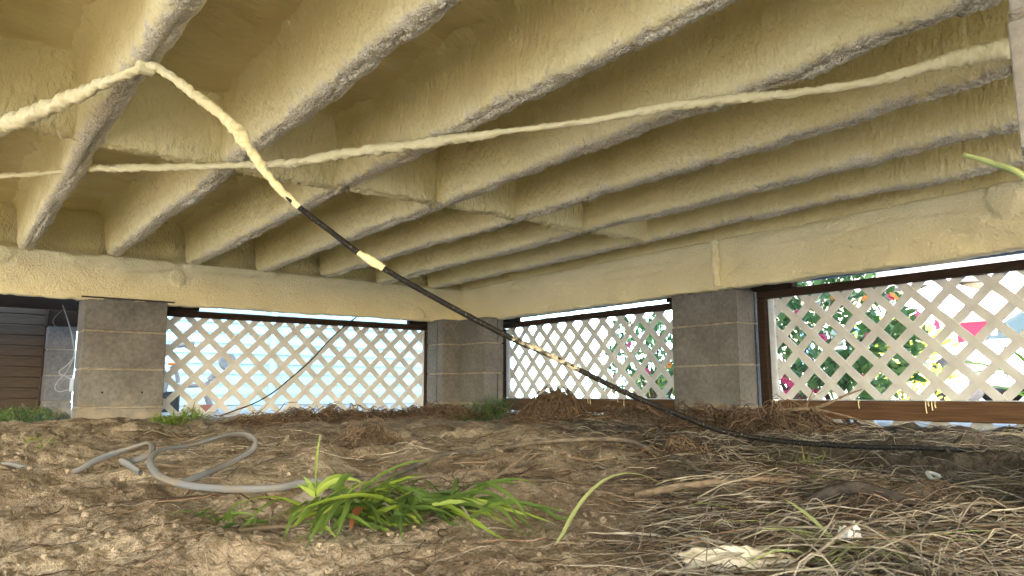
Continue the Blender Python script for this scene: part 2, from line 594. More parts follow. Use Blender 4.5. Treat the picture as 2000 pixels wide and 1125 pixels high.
def ground_h(x, y):
    """height of the dug-up sandy ground"""
    x = np.asarray(x, float)
    y = np.asarray(y, float)
    r = np.hypot(x, y)
    inside = (1 - sstep(3.15, 3.6, x)) * (1 - sstep(4.75, 5.2, y))
    base = -0.05 + 0.055 * inside - 0.028 * (1 - sstep(0.8, 2.6, r)) * inside
    wx = x + 0.08 * vn(x * 3, y * 3, 0, 60)
    wy = y + 0.08 * vn(x * 3, y * 3, 0, 61)
    big = 0.022 * fbm(wx * 1.7 + 3.1, wy * 1.7 + 1.7, 0, 1, 2)
    rid = 0.026 * (1 - np.abs(vn(wx * 5.2, wy * 5.2, 0, 3)) * 2.2) * sstep(-0.3, 0.5, vn(x * 1.3, y * 1.3, 0, 9))
    mid = (0.008 + 0.006 * sstep(0.9, 1.5, r)) * fbm(wx * 11, wy * 11, 0, 4, 3)
    rough = sstep(0.0, 0.5, vn(x * 2.2 + 5, y * 2.2, 0, 21))
    clod = 0.0085 * rough * (0.45 + 0.55 * sstep(0.9, 1.5, r)) * np.abs(fbm(x * 52, y * 52, 0, 31, 3)) + 0.0024 * fbm(x * 120, y * 120, 0, 41, 2) - 0.010 * sstep(0.10, 0.0, np.abs(vn(wx * 9, wy * 9, 0, 77))) * rough
    near = sstep(0.25, 0.6, r)
    h = base + inside * near * (big + rid + mid + clod - 0.016) + (1 - inside) * 0.004 * fbm(x * 6, y * 6, 0, 5, 2)
    # dug hollow and bank in the foreground sand
    h = h + 0.022 * np.exp(-(((x - 0.26) / 0.12) ** 2 + ((y - 0.90) / 0.07) ** 2)) - 0.018 * np.exp(-(((x - 0.22) / 0.16) ** 2 + ((y - 0.74) / 0.06) ** 2))
    h = h + 0.016 * np.exp(-(((x - 0.75) / 0.16) ** 2 + ((y - 1.0) / 0.06) ** 2))
    h = h + 0.020 * sstep(2.7, 3.05, x) * (1 - sstep(3.25, 3.45, x)) * (1 - sstep(4.6, 4.9, y))
    # keep soil below lattice and against the piers even
    return np.minimum(h, 0.075)


def gh(x, y):
    return float(ground_h(np.array([x]), np.array([y]))[0])


# ------------------------------------------------------------------ ground
def build_ground():
    th = np.radians(np.concatenate([np.arange(-180, -6, 6.0), np.arange(-6, 82, 0.16), np.arange(82, 180, 6.0)]))
    r = np.concatenate([[0.02, 0.1, 0.2, 0.28], 0.33 * np.power(1.0075, np.arange(0, 385)), [6.2, 6.6, 7.2, 8, 9.5, 12, 16, 24, 40, 80, 160, 400, 800]])
    r = np.unique(r)
    RR, TT = np.meshgrid(r, th, indexing='ij')
    X, Y = RR * np.sin(TT), RR * np.cos(TT)
    Z = ground_h(X, Y)
    V = np.stack([X, Y, Z], -1).reshape(-1, 3)
    F = grid_faces(len(r), len(th), wrap=True)
    o = link('ground', np_mesh('ground', V, F), 'soil', None, True)
    o['kind'] = 'structure'
    return o


build_ground()


def bumpy_sheet(name, U, W, fn, m, parent):
    """fn(u,w)->(x,y,z) arrays"""
    A, B = np.meshgrid(U, W, indexing='ij')
    X, Y, Z = fn(A, B)
    V = np.stack([X, Y, Z], -1).reshape(-1, 3)
    return link(name, np_mesh(name, V, grid_faces(len(U), len(W))), m, parent, True)


# ------------------------------------------------------------------ the house above: foam-coated floor frame
CEIL = 1.12
JB = 0.885           # underside of joists
house = thing('house', 'house floor frame overhead, joists and beams coated in cream spray foam', 'house', (0, 0, 0.65))
HO = house.location


def shift(V):
    V = np.asarray(V, float).copy()
    V[:, 2] -= HO.z
    return V


def foam_bar(name, m, cx, along, zb, hw, ztop, seed, axis='y', flare=0.012, cove=0.055, rough_bottom=1.0, narrow=None):
    """bar hanging from the ceiling: profile swept along one axis, with foam lumps"""
    H = ztop - zb
    prof = []
    for t in np.concatenate([np.linspace(1, 0.86, 5), np.linspace(0.8, 0.12, 13)]):
        prof.append((-(hw + flare * t + cove * max(0, (t - 0.7) / 0.3) ** 2.2), zb + H * t, 0.0))
    rb = min(hw * 0.75, 0.026)
    for a in np.linspace(0, 90, 5)[1:]:
        c = math.radians(a)
        prof.append((-(hw - rb) - rb * math.cos(c) - flare * 0.1 * (1 - a / 90), zb + rb - rb * math.sin(c), a / 90))
    prof.append((-(hw - rb) * 0.5, zb, 1.0))
    prof.append((0, zb - 0.001, 1.0))
    prof = np.array(prof)
    mir = prof[:-1][::-1].copy()
    mir[:, 0] *= -1
    prof = np.vstack([prof, mir])
    s = np.asarray(along)
    S, U = np.meshgrid(s, prof[:, 0], indexing='ij')
    _, W = np.meshgrid(s, prof[:, 1], indexing='ij')
    _, B = np.meshgrid(s, prof[:, 2], indexing='ij')
    side = np.sign(U)
    mid = (zb + ztop) / 2
    # normals of the profile
    dp = np.gradient(prof[:, :2], axis=0)
    nx, nz = dp[:, 1], -dp[:, 0]
    ln = np.hypot(nx, nz) + 1e-9
    nx, nz = nx / ln, nz / ln
    if nx[8] > 0:
        nx, nz = -nx, -nz
    NX = np.broadcast_to(nx, S.shape)
    NZ = np.broadcast_to(nz, S.shape)
    dis = 0.0075 * vn(S * 3.5, W * 5, side * 3, seed) + 0.004 * fbm(S * 14, W * 10, side * 5, seed + 3, 2)
    lump = np.abs(fbm(S * 55, W * 55, U * 55, seed + 7, 3))
    dis = dis + (0.0018 + 0.0065 * rough_bottom * B) * (lump - 0.25) + 0.0012 * fbm(S * 95, W * 70, side * 9, seed + 5, 2)
    drift = 0.006 * vn(S * 1.3, 0 * S, 0, seed + 9)
    sag = 0.006 * vn(S * 2.1, 0 * S + 3, 0, seed + 11) + 0.004 * vn(S * 9, 0 * S + 3, 0, seed + 12)
    fade = 1 - (W - zb) / H
    X = U + dis * NX + drift
    Z = W + dis * NZ + sag * fade
    V = np.stack([cx + X, S, Z], -1) if axis == 'y' else np.stack([S, cx + X, Z], -1)
    n = V.shape[1]
    me = np_mesh(name, shift(V.reshape(-1, 3)), grid_faces(len(s), n, flip=(axis == 'y')))
    o = link(name, me, m, house, True)
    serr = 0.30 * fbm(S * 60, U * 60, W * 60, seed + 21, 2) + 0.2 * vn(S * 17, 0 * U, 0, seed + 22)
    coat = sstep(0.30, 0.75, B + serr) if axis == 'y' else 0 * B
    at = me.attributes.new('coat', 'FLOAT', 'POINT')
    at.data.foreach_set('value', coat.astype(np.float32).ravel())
    return o


ys = np.concatenate([np.arange(-2.4, 0.2, 0.12), np.arange(0.2, 2.6, 0.0055), np.arange(2.6, 4.47, 0.009)])
for i in range(7):
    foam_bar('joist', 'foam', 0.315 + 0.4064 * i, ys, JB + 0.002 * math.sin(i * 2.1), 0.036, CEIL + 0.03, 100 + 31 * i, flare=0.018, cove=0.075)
ysf = np.arange(-2.4, 4.46, 0.12)
for i in range(-6, 0):
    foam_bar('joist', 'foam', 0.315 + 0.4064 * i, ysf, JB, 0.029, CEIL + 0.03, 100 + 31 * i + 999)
# blocking between joists, a row across the bays
for i in range(-3, 7):
    x0 = 0.315 + 0.4064 * (i - 1) + 0.012
    x1 = x0 + 0.4064 - 0.024
    if i == 6:
        x1 = x0 + 0.36
    xs = np.arange(x0, x1 + 0.001, 0.006)
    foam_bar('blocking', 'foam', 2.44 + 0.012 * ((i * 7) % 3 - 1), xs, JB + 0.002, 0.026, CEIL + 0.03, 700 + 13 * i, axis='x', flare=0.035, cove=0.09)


def ceil_fn(A, B):
    z = CEIL + 0.016 * vn(A * 3.2, B * 2.4, 0, 301) + 0.007 * vn(A * 7, B * 22 + 4 * vn(A * 4, B * 3, 0, 77), 0, 302) + 0.003 * fbm(A * 20, B * 40, 0, 303, 2)
    return A, B, z - HO.z


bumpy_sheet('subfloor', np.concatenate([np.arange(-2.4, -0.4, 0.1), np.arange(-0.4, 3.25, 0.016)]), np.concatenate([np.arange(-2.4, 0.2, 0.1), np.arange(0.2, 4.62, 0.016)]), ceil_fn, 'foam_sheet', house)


def beam(name, along, axis, face, seed, zt, zb, blobs):
    """inside face + underside lip + upper ledge of a perimeter beam, foam coated"""
    prof = []
    for t in np.linspace(0, 1, 4):
        prof.append((0.11 - 0.09 * t, zt + 0.012 - 0.004 * t, 0))
    for a in np.linspace(0, 90, 5):
        c = math.radians(a)
        prof.append((0.018 - 0.018 * math.sin(c), zt - 0.012 + 0.018 * math.cos(c), 0))
    for t in np.linspace(0.06, 0.95, 24):
        prof.append((0.0, zt - 0.012 + (zb - zt + 0.02) * t, t))
    for a in np.linspace(0, 90, 5):
        c = math.radians(a)
        prof.append((0.012 - 0.012 * math.cos(c), zb + 0.008 - 0.012 * math.sin(c), 1.2))
    prof.append((0.05, zb - 0.003, 1.2))
    prof.append((0.11, zb + 0.004, 1.2))
    prof = np.array(prof)
    S, D = np.meshgrid(along, prof[:, 0], indexing='ij')
    _, Z = np.meshgrid(along, prof[:, 1], indexing='ij')
    _, T = np.meshgrid(along, prof[:, 2], indexing='ij')
    dis = 0.009 * vn(S * 2.3, Z * 6, 0, seed) + 0.006 * fbm(S * 8, Z * 12, 0, seed + 1, 2) + 0.0022 * np.abs(fbm(S * 45, Z * 45, 0, seed + 2, 2))
    for (bs, bz, rs, rz, h) in blobs:
        q = ((S - bs) / rs) ** 2 + ((Z - bz) / rz) ** 2 + 0.35 * vn(S * 14, Z * 14, 0, seed + 8)
        dis = dis + h * (1 - sstep(0.7, 1.05, q))
    zz = Z + (T > 1) * (0.005 * vn(S * 6, 0 * S, 0, seed + 4) + 0.006 * np.abs(vn(S * 22, 0 * S, 0, seed + 5)))
    dd = face + D - dis
    V = np.stack([S, dd, zz], -1) if axis == 'x' else np.stack([dd, S, zz], -1)
    me = np_mesh(name, shift(V.reshape(-1, 3)), grid_faces(len(along), len(prof), flip=(axis == 'x')))
    return link(name, me, 'foam_beam', house, True)


BT, BB = 0.889, 0.648
beam('beam', np.concatenate([np.arange(-2.4, -0.3, 0.1), np.arange(-0.3, 3.02, 0.008)]), 'x', 4.45, 401, BT, BB,
     [(0.80, 0.862, 0.30, 0.045, 0.022), (1.35, 0.872, 0.32, 0.03, 0.02), (2.1, 0.87, 0.25, 0.025, 0.014), (1.05, 0.80, 0.05, 0.06, 0.012), (0.1, 0.85, 0.2, 0.05, 0.012), (2.62, 0.68, 0.06, 0.05, 0.016)])
beam('beam', np.concatenate([np.arange(-2.4, 0.5, 0.1), np.arange(0.5, 4.46, 0.008)]), 'y', 3.0, 431, BT, BB,
     [(1.75, 0.85, 0.3, 0.03, 0.014), (3.4, 0.85, 0.45, 0.035, 0.012), (0.95, 0.83, 0.06, 0.08, 0.02), (2.72, 0.8, 0.3, 0.03, 0.01), (1.3, 0.78, 0.35, 0.05, 0.01)])
# foam-covered strap on the beam beside the block pier
foamstrap = tube_obj('foam_strap', [(2.992, 2.205, 0.888 - HO.z), (2.985, 2.2, 0.80 - HO.z), (2.985, 2.2, 0.72 - HO.z), (2.99, 2.195, 0.66 - HO.z)], 0.022, 'foam_beam', house, 40, 10, 0.25)


def rim_fn_a(A, B):
    return A, 4.52 + 0.012 * vn(A * 5, B * 8, 0, 511) + 0.006 * fbm(A * 16, B * 16, 0, 512, 2) - 0.05 * sstep(1.02, 1.12, B) - 0.04 * sstep(0.93, 0.89, B), B - HO.z


def rim_fn_b(A, B):
    return 3.02 + 0.012 * vn(A * 5, B * 8, 0, 521) + 0.006 * fbm(A * 16, B * 16, 0, 522, 2) - 0.05 * sstep(1.02, 1.12, B), A, B - HO.z


bumpy_sheet('rim_board', np.arange(-2.4, 3.1, 0.02), np.arange(0.88, 1.16, 0.015), rim_fn_a, 'foam', house)
bumpy_sheet('rim_board', np.arange(-2.4, 4.56, 0.02), np.arange(0.88, 1.16, 0.015), rim_fn_b, 'foam', house)

# unseen upper walls and roofs, heights shaped to cast shade on the neighbour's wall
box('wall', (-2.4, -2.4, 1.20), (0.4, 4.72, 6.3), 'siding_white', house, 0)
box('wall', (0.402, -2.4, 1.20), (3.29, 4.72, 4.15), 'siding_white', house, 0)
box('roof', (-2.7, -2.7, 6.302), (0.7, 5.0, 6.42), 'roof_shingle', house, 0)
box('roof', (0.72, -2.7, 4.152), (3.55, 4.9, 4.27), 'roof_shingle', house, 0)
for k in range(4):
    z0 = 0.682 + k * 0.15
    prism('siding_board', [(-2.4, 4.745, z0 - HO.z), (-2.4, 4.765, z0 - HO.z), (-2.4, 4.735, z0 + 0.16 - HO.z), (-2.4, 4.725, z0 + 0.16 - HO.z)], (5.73, 0, 0), 'siding_blue', house)
    prism('siding_board', [(3.315, -2.4, z0 - HO.z), (3.335, -2.4, z0 - HO.z), (3.305, -2.4, z0 + 0.16 - HO.z), (3.295, -2.4, z0 + 0.16 - HO.z)], (0, 7.16, 0), 'siding_blue', house)
box('soffit_strip', (-2.4, 4.575, 0.70), (3.28, 4.74, 0.72), 'wood_dark', house, 0)
box('soffit_strip', (3.125, -2.4, 0.70), (3.31, 4.57, 0.72), 'wood_dark', house, 0)


# ------------------------------------------------------------------ block piers
def rough_block(name, lo, hi, parent, m='concrete', notch=None, seed=0):
    """a concrete block: chipped edges; notch = ('x-'|'y-', position along face) vertical sash groove in an end face"""
    lo, hi = Vector(lo), Vector(hi)
    c = (lo + hi) / 2
    sx, sy, sz = (hi - lo) / 2
    if notch:
        g, dpt = 0.005, 0.02
        p = notch[1]
        if notch[0] == 'y-':
            poly = [(-sx, -sy), (p - g, -sy), (p - g, -sy + dpt), (p + g, -sy + dpt), (p + g, -sy), (sx, -sy), (sx, sy), (-sx, sy)]
        else:
            poly = [(-sx, -sy), (sx, -sy), (sx, sy), (-sx, sy), (-sx, p + g), (-sx + dpt, p + g), (-sx + dpt, p - g), (-sx, p - g)]
        bm = bmesh.new()
        vs = [bm.verts.new((a, b, -sz)) for a, b in poly]
        f = bm.faces.new(vs)
        e = bmesh.ops.extrude_face_region(bm, geom=[f])
        for v in e['geom']:
            if isinstance(v, bmesh.types.BMVert):
                v.co.z = sz
        bmesh.ops.recalc_face_normals(bm, faces=bm.faces[:])
    else:
        bm = bmesh.new()
        bmesh.ops.create_cube(bm, size=1)
        for v in bm.verts:
            v.co = Vector((v.co.x * 2 * sx, v.co.y * 2 * sy, v.co.z * 2 * sz))
        bmesh.ops.bevel(bm, geom=bm.edges[:], offset=0.004, segments=2, profile=0.5, affect='EDGES')
        rr = random.Random(seed)
        for v in bm.verts:
            v.co += Vector((rr.uniform(-1, 1), rr.uniform(-1, 1), rr.uniform(-1, 1))) * 0.0013
    me = bpy.data.meshes.new(name)
    bm.to_mesh(me)
    bm.free()
    o = link(name, me, m, parent)
    o.location = c - parent.location
    return o


COURSES = [(-0.13, 0.0715), (0.0815, 0.274), (0.284, 0.477), (0.487, 0.655)]
JOINTS = [0.0765, 0.279, 0.482]


def mortar_bed(lo, hi, parent, seed):
    """uneven mortar bed, oozing a little proud of the joint in places"""
    x0, y0, z0 = lo
    x1, y1, z1 = hi
    path = []
    step = 0.012
    for (a, b) in (((x0, y0), (x1, y0)), ((x1, y0), (x1, y1)), ((x1, y1), (x0, y1)), ((x0, y1), (x0, y0))):
        L = math.hypot(b[0] - a[0], b[1] - a[1])
        n = max(2, int(L / step))
        for i in range(n):
            path.append((a[0] + (b[0] - a[0]) * i / n, a[1] + (b[1] - a[1]) * i / n))
    P = np.array(path)
    cen = np.array([(x0 + x1) / 2, (y0 + y1) / 2])
    nrm = np.sign(P - cen) * (np.abs(P - cen) > np.array([(x1 - x0) / 2, (y1 - y0) / 2]) - 1e-4)
    o1 = 0.0045 * vn(P[:, 0] * 60, P[:, 1] * 60, z0 * 50, seed) + 0.003 * vn(P[:, 0] * 20, P[:, 1] * 20, z0 * 50, seed + 1) - 0.003
    k = len(P)
    rows = []
    for zz, off in ((z0, -0.006), (z0 + 0.003, 0), (z1 - 0.003, 0), (z1, -0.006)):
        q = P + nrm * (o1 + off)[:, None]
        wob = 0.003 * vn(P[:, 0] * 45, P[:, 1] * 45, zz * 90, seed + 2)
        rows.append(np.column_stack([q, np.full(k, zz) + wob]))
    V = np.vstack(rows) - np.array(parent.location)
    return link('mortar_joint', np_mesh('mortar_joint', V, grid_faces(4, k, wrap=True)), 'mortar', parent, True)


def pier(name, label, foot, notch=None, courses=COURSES, cap=True, split=False, seed=0, m='concrete'):
    """foot: list of (x0,y0,x1,y1) block footprints"""
    x0, y0 = foot[0][0], foot[0][1]
    t = thing('block_pier', label, 'pier', (x0, y0, 0))
    for fi, (a, b, c, d) in enumerate(foot):
        for k, (z0, z1) in enumerate(courses):
            n = notch[fi] if notch else None
            j = 0.003
            rx, ry = random.uniform(-j, j), random.uniform(-j, j)
            rough_block('block', (a + rx, b + ry, z0), (c + rx, d + ry, z1), t, m, notch=(n if n and (k % 2 == 1 or fi == 0) else None), seed=seed + k + 10 * fi)
            if k < len(courses) - 1:
                mortar_bed((a, b, z1 - 0.002), (c, d, courses[k + 1][0] + 0.002), t, seed + 40 + k + 5 * fi)
    if cap:
        a, b, c, d = foot[0]
        box('cap_plate', (a - 0.022, b - 0.022, 0.6555), (c + 0.03, d + 0.02, 0.662), 'steel_plate', t, 0.001)
    return t


p_left = pier('block_pier', 'grey block pier with two drilled holes left of the tan lattice panel', [(0.602, 4.455, 1.012, 4.655)], seed=3)
for hx in (0.712, 0.905):  # raised black discs paint the shade inside each drilled hole
    me = bpy.data.meshes.new('drill_hole_shade')
    bm = bmesh.new()
    bmesh.ops.create_cone(bm, cap_ends=True, segments=12, radius1=0.006, radius2=0.006, depth=0.006)
    bm.to_mesh(me)
    bm.free()
    o = link('drill_hole_shade', me, 'black_plastic', p_left)
    o.rotation_euler = (math.pi / 2, 0, 0)
    o.location = Vector((hx, 4.4525, 0.155)) - p_left.location
p_corner = pier('block_pier', 'block pier of stepped grey blocks in the corner between the lattice panels',
                [(2.765, 4.33, 2.952, 4.53), (2.905, 4.03, 3.06, 4.326)], notch=[('x-', -0.03), ('y-', 0.032)], cap=False, seed=9)
p_right = pier('block_pier', 'grey block pier between the two lattice panels with wood sills', [(3.04, 2.13, 3.24, 2.53)], notch=[('y-', 0.045)], seed=21)
p_far = pier('block_pier', 'narrow block pier in the dark recess beside brown planks', [(0.675, 6.70, 0.865, 6.90)],
             courses=[(-0.1, 0.08), (0.09, 0.283), (0.293, 0.486), (0.496, 0.67)], cap=False, seed=33)
p_near = pier('block_pier', 'pale concrete pier at the right, with a grass blade beside it', [(1.185, 0.20, 1.60, 0.349)],
              courses=[(-0.13, 0.0715), (0.0815, 0.274), (0.284, 0.477), (0.487, 0.68), (0.69, 0.878)], cap=False, seed=44, m='concrete_pale')


# ------------------------------------------------------------------ lattice panels
def clip_poly(poly, lo, hi):
    def cl(p, ax, lim, sgn):
        out = []
        for i in range(len(p)):
            a, b = p[i], p[(i + 1) % len(p)]
            ia, ib = sgn * (a[ax] - lim) >= 0, sgn * (b[ax] - lim) >= 0
            if ia:
                out.append(a)
            if ia != ib:
                t = (lim - a[ax]) / (b[ax] - a[ax])
                out.append((a[0] + t * (b[0] - a[0]), a[1] + t * (b[1] - a[1])))
        return out
    for ax in (0, 1):
        poly = cl(poly, ax, lo[ax], 1)
        if len(poly) < 3:
            return []
        poly = cl(poly, ax, hi[ax], -1)
        if len(poly) < 3:
            return []
    return poly


def lattice(label, axis, depth, s0, s1, z0, z1, pitch=0.153, w=0.036, hole=(0, 0), loc=None):
    t = thing('lattice_panel', label, 'lattice', loc)
    T = Vector(t.location)

    def pt(s, z, d):
        return (Vector((s, depth + d, z)) if axis == 'x' else Vector((depth + d, s, z))) - T
    dv = (0, 0.0045, 0) if axis == 'x' else (0.0045, 0, 0)
    hw = w / math.sqrt(2)
    L = (z1 - z0)
    for layer, sg in ((0, 1), (1, -1)):
        phase = hole[0] - sg * (hole[1] - z0) - pitch / 2
        k0 = int((s0 - L - phase) / pitch) - 2
        k1 = int((s1 + L - phase) / pitch) + 2
        for k in range(k0, k1):
            b = phase + k * pitch
            poly = [(b - hw, z0), (b + hw, z0), (b + hw + sg * L, z1), (b - hw + sg * L, z1)]
            q = clip_poly(poly, (s0, z0), (s1, z1))
            if len(q) < 3:
                continue
            area = abs(sum(q[i][0] * q[(i + 1) % len(q)][1] - q[(i + 1) % len(q)][0] * q[i][1] for i in range(len(q)))) / 2
            if area < 2e-4:
                continue
            prism('lattice_strip', [pt(a, c, layer * 0.0046) for a, c in q], dv, 'pvc', t)
    return t


# panel A (back wall)
LA = lattice('tan-shaded white plastic lattice panel beside the block pier with drilled holes', 'x', 4.655, 1.02, 2.835, 0.012, 0.64, pitch=0.1543, hole=(1.9201, 0.553), loc=(1.02, 4.655, 0.0))


def panel_piece(parent, name, lo, hi, m, bevel=0.003):
    return box(name, lo, hi, m, parent, bevel)


panel_piece(LA, 'top_rail', (1.016, 4.612, 0.598), (2.845, 4.65, 0.634), 'wood_dark')
panel_piece(LA, 'end_block', (1.016, 4.60, 0.636), (1.22, 4.65, 0.667), 'wood_dark')
panel_piece(LA, 'end_block', (2.66, 4.60, 0.636), (2.845, 4.65, 0.667), 'wood_dark')
panel_piece(LA, 'post', (2.806, 4.612, -0.05), (2.845, 4.65, 0.596), 'wood_dark')
panel_piece(LA, 'edge_channel', (2.792, 4.635, 0.03), (2.803, 4.652, 0.596), 'pvc')
panel_piece(LA, 'edge_channel', (1.02, 4.632, 0.006), (2.80, 4.652, 0.026), 'pvc_edge')
panel_piece(LA, 'edge_channel', (1.016, 4.634, 0.028), (1.026, 4.652, 0.596), 'wood_dark')
# panel B1
LB1 = lattice('white lattice panel with a wood sill between the corner pier and next pier', 'y', 3.203, 2.50, 4.20, -0.03, 0.64, pitch=0.150, hole=(3.0614, 0.3563), loc=(3.203, 2.5, 0.0))
panel_piece(LB1, 'top_rail', (3.16, 2.54, 0.598), (3.198, 4.20, 0.634), 'wood_dark')
panel_piece(LB1, 'end_block', (3.15, 2.54, 0.636), (3.198, 2.66, 0.667), 'wood_dark')
panel_piece(LB1, 'end_block', (3.15, 4.0, 0.636), (3.198, 4.20, 0.667), 'wood_dark')
panel_piece(LB1, 'post', (3.16, 4.162, -0.05), (3.198, 4.20, 0.596), 'wood_dark')
panel_piece(LB1, 'sill_board', (3.16, 2.54, 0.028), (3.198, 4.158, 0.108), 'wood_sill')
panel_piece(LB1, 'edge_channel', (3.185, 4.12, 0.112), (3.2005, 4.158, 0.594), 'pvc_edge')
panel_piece(LB1, 'edge_channel', (3.178, 2.54, 0.1085), (3.2005, 4.118, 0.113), 'pvc_edge')
# panel B2
LB2 = lattice('white lattice panel with a wood sill in front of the flowering bush', 'y', 3.203, -0.6, 2.10, -0.03, 0.64, pitch=0.1512, hole=(1.845, 0.4875), loc=(3.203, 0.5, 0.0))
panel_piece(LB2, 'top_rail', (3.16, -0.6, 0.598), (3.198, 2.10, 0.634), 'wood_dark')
panel_piece(LB2, 'end_block', (3.15, 1.90, 0.636), (3.198, 2.115, 0.667), 'wood_dark')
panel_piece(LB2, 'post', (3.16, 2.058, -0.05), (3.198, 2.10, 0.596), 'wood_dark')
panel_piece(LB2, 'sill_board', (3.16, -0.6, 0.028), (3.198, 2.054, 0.108), 'wood_sill')
panel_piece(LB2, 'edge_channel', (3.183, 2.022, 0.112), (3.2005, 2.054, 0.594), 'pvc_edge')
panel_piece(LB2, 'edge_channel', (3.178, -0.6, 0.1085), (3.2005, 2.02, 0.113), 'pvc_edge')
# foam drips hanging down the sill boards
for par, yy, ln in ((LB2, 2.035, 0.028), (LB2, 2.02, 0.02), (LB2, 2.012, 0.03), (LB2, 1.62, 0.034), (LB2, 1.335, 0.022), (LB2, 1.322, 0.038), (LB2, 1.31, 0.028), (LB2, 1.345, 0.05),
                    (LB1, 3.30, 0.03), (LB1, 3.28, 0.036), (LB1, 3.05, 0.02), (LB1, 3.0, 0.058)):
    T = Vector(par.location)
    p0 = Vector((3.156, yy, 0.11)) - T
    tube_obj('foam_drip', [p0, p0 + Vector((0, 0.001, -ln * 0.5)), p0 + Vector((0.001, -0.001, -ln))], 0.0022, 'foam_cable', par, 8, 5)

# ------------------------------------------------------------------ foam-coated and black cables
HANG = [(0.349, 1.711, 0.862), (0.408, 1.676, 0.811), (0.467, 1.640, 0.760), (0.495, 1.624, 0.723), (0.527, 1.604, 0.668), (0.567, 1.580, 0.608), (0.612, 1.554, 0.559),
        (0.675, 1.516, 0.503), (0.724, 1.486, 0.459), (0.773, 1.457, 0.424), (0.872, 1.398, 0.359), (1.020, 1.309, 0.269), (1.085, 1.270, 0.237), (1.150, 1.231, 0.200),
        (1.241, 1.177, 0.149), (1.322, 1.128, 0.110), (1.425, 1.067, 0.064), (1.498, 1.024, 0.046), (1.572, 0.979, 0.034), (1.657, 0.928, 0.026), (1.745, 0.876, 0.020),
        (1.833, 0.823, 0.017), (1.912, 0.776, 0.012), (2.05, 0.70, 0.0), (2.2, 0.6, -0.02)]
cable = thing('hanging_cable', 'cable slung from a foamed joist, turning bare black as it drops to the ground', 'cable', (0, 0, 0))
tube_obj('foam_coating', [(-0.25, 3.25, 0.84), (-0.05, 2.75, 0.845), (0.085, 2.363, 0.866), (0.194, 2.077, 0.870), (0.27, 1.84, 0.869), (0.318, 1.728, 0.872)] + HANG[:7],
         [0.021, 0.022, 0.023, 0.018, 0.011, 0.009, 0.009, 0.011, 0.012, 0.015, 0.010, 0.008, 0.0065], 'foam_cable', cable, 520, 16, 0.33, 75)
tube_obj('sheath', HANG[5:], 0.0063, 'black_cable', cable, 260, 10, 0.06, 200)
tube_obj('foam_coating', [HANG[8], ((HANG[8][0] + HANG[9][0]) / 2, (HANG[8][1] + HANG[9][1]) / 2, (HANG[8][2] + HANG[9][2]) / 2), HANG[9]], [0.0066, 0.0105, 0.0092], 'foam_cable', cable, 30, 12, 0.22, 90)
tube_obj('overspray', HANG[11:14], [0.0065, 0.0070, 0.0065], 'overspray', cable, 50, 12, 0.1, 120)
box('cable_staple', (0.296, 1.722, 0.858), (0.338, 1.750, 0.884), 'foam_cable', cable, 0.006)

c2 = tube_obj('foam_covered_cable', [(-0.042, 3.217, 0.895), (0.124, 3.019, 0.892), (0.258, 2.863, 0.892), (0.346, 2.736, 0.890), (0.457, 2.594, 0.878), (0.702, 2.331, 0.868), (0.821, 2.207, 0.866),
                                     (0.943, 1.987, 0.868), (1.115, 1.715, 0.868), (1.195, 1.531, 0.860), (1.321, 1.339, 0.862), (1.424, 1.150, 0.867), (1.52, 1.028, 0.868), (1.586, 0.909, 0.862),
                                     (1.662, 0.773, 0.862), (1.690, 0.671, 0.866), (1.708, 0.594, 0.866), (1.745, 0.514, 0.868), (1.80, 0.425, 0.868), (1.93, 0.2, 0.868)],
              [0.009, 0.010, 0.0075, 0.011, 0.013, 0.010, 0.013, 0.016, 0.015, 0.0075, 0.008, 0.012, 0.013, 0.009, 0.011, 0.014, 0.018, 0.022, 0.02, 0.02], 'foam_cable', None, 700, 16, 0.33, 75, seed=4)
tag(c2, 'long foam coated cable running crosswise beneath all the joists', 'cable')

wireA = tube_obj('thin_wire', [(2.24, 4.60, 0.66), (2.135, 4.59, 0.581), (2.029, 4.58, 0.481), (1.927, 4.57, 0.371), (1.844, 4.56, 0.297), (1.762, 4.55, 0.231), (1.667, 4.53, 0.158), (1.543, 4.50, 0.092), (1.394, 4.44, 0.045), (1.30, 4.38, 0.02)],
                 0.0042, 'black_cable', None, 90, 7)
tag(wireA, 'thin black wire sagging across the tan-shaded lattice panel', 'wire')


def drop(pts, dz):
    return [(p[0], p[1], max(p[2], gh(p[0], p[1]) + dz)) for p in pts]


def flat_cable(name, pts, w, t, m, parent, n=140):
    """flat twin cable: oval section kept on edge-flat with wobble"""
    P = spline(pts, n)
    T = np.gradient(P, axis=0)
    T /= np.linalg.norm(T, axis=1, keepdims=True)
    up = np.tile([0, 0, 1.0], (n, 1))
    A = np.cross(T, up)
    A /= np.linalg.norm(A, axis=1, keepdims=True) + 1e-9
    B = np.cross(A, T)
    s = 12
    an = np.arange(s) * 2 * math.pi / s
    tw = 0.7 * np.sin(np.linspace(0, 9, n)) + 0.9
    A2 = A * np.cos(tw)[:, None] + B * np.sin(tw)[:, None]
    B2 = -A * np.sin(tw)[:, None] + B * np.cos(tw)[:, None]
    sq = np.sign(np.cos(an)) * np.abs(np.cos(an)) ** 0.6
    V = P[:, None] + w * A2[:, None] * sq[None, :, None] + t * B2[:, None] * np.sin(an)[None, :, None]
    return link(name, np_mesh(name, V.reshape(-1, 3), grid_faces(n, s, wrap=True)), m, parent, True)


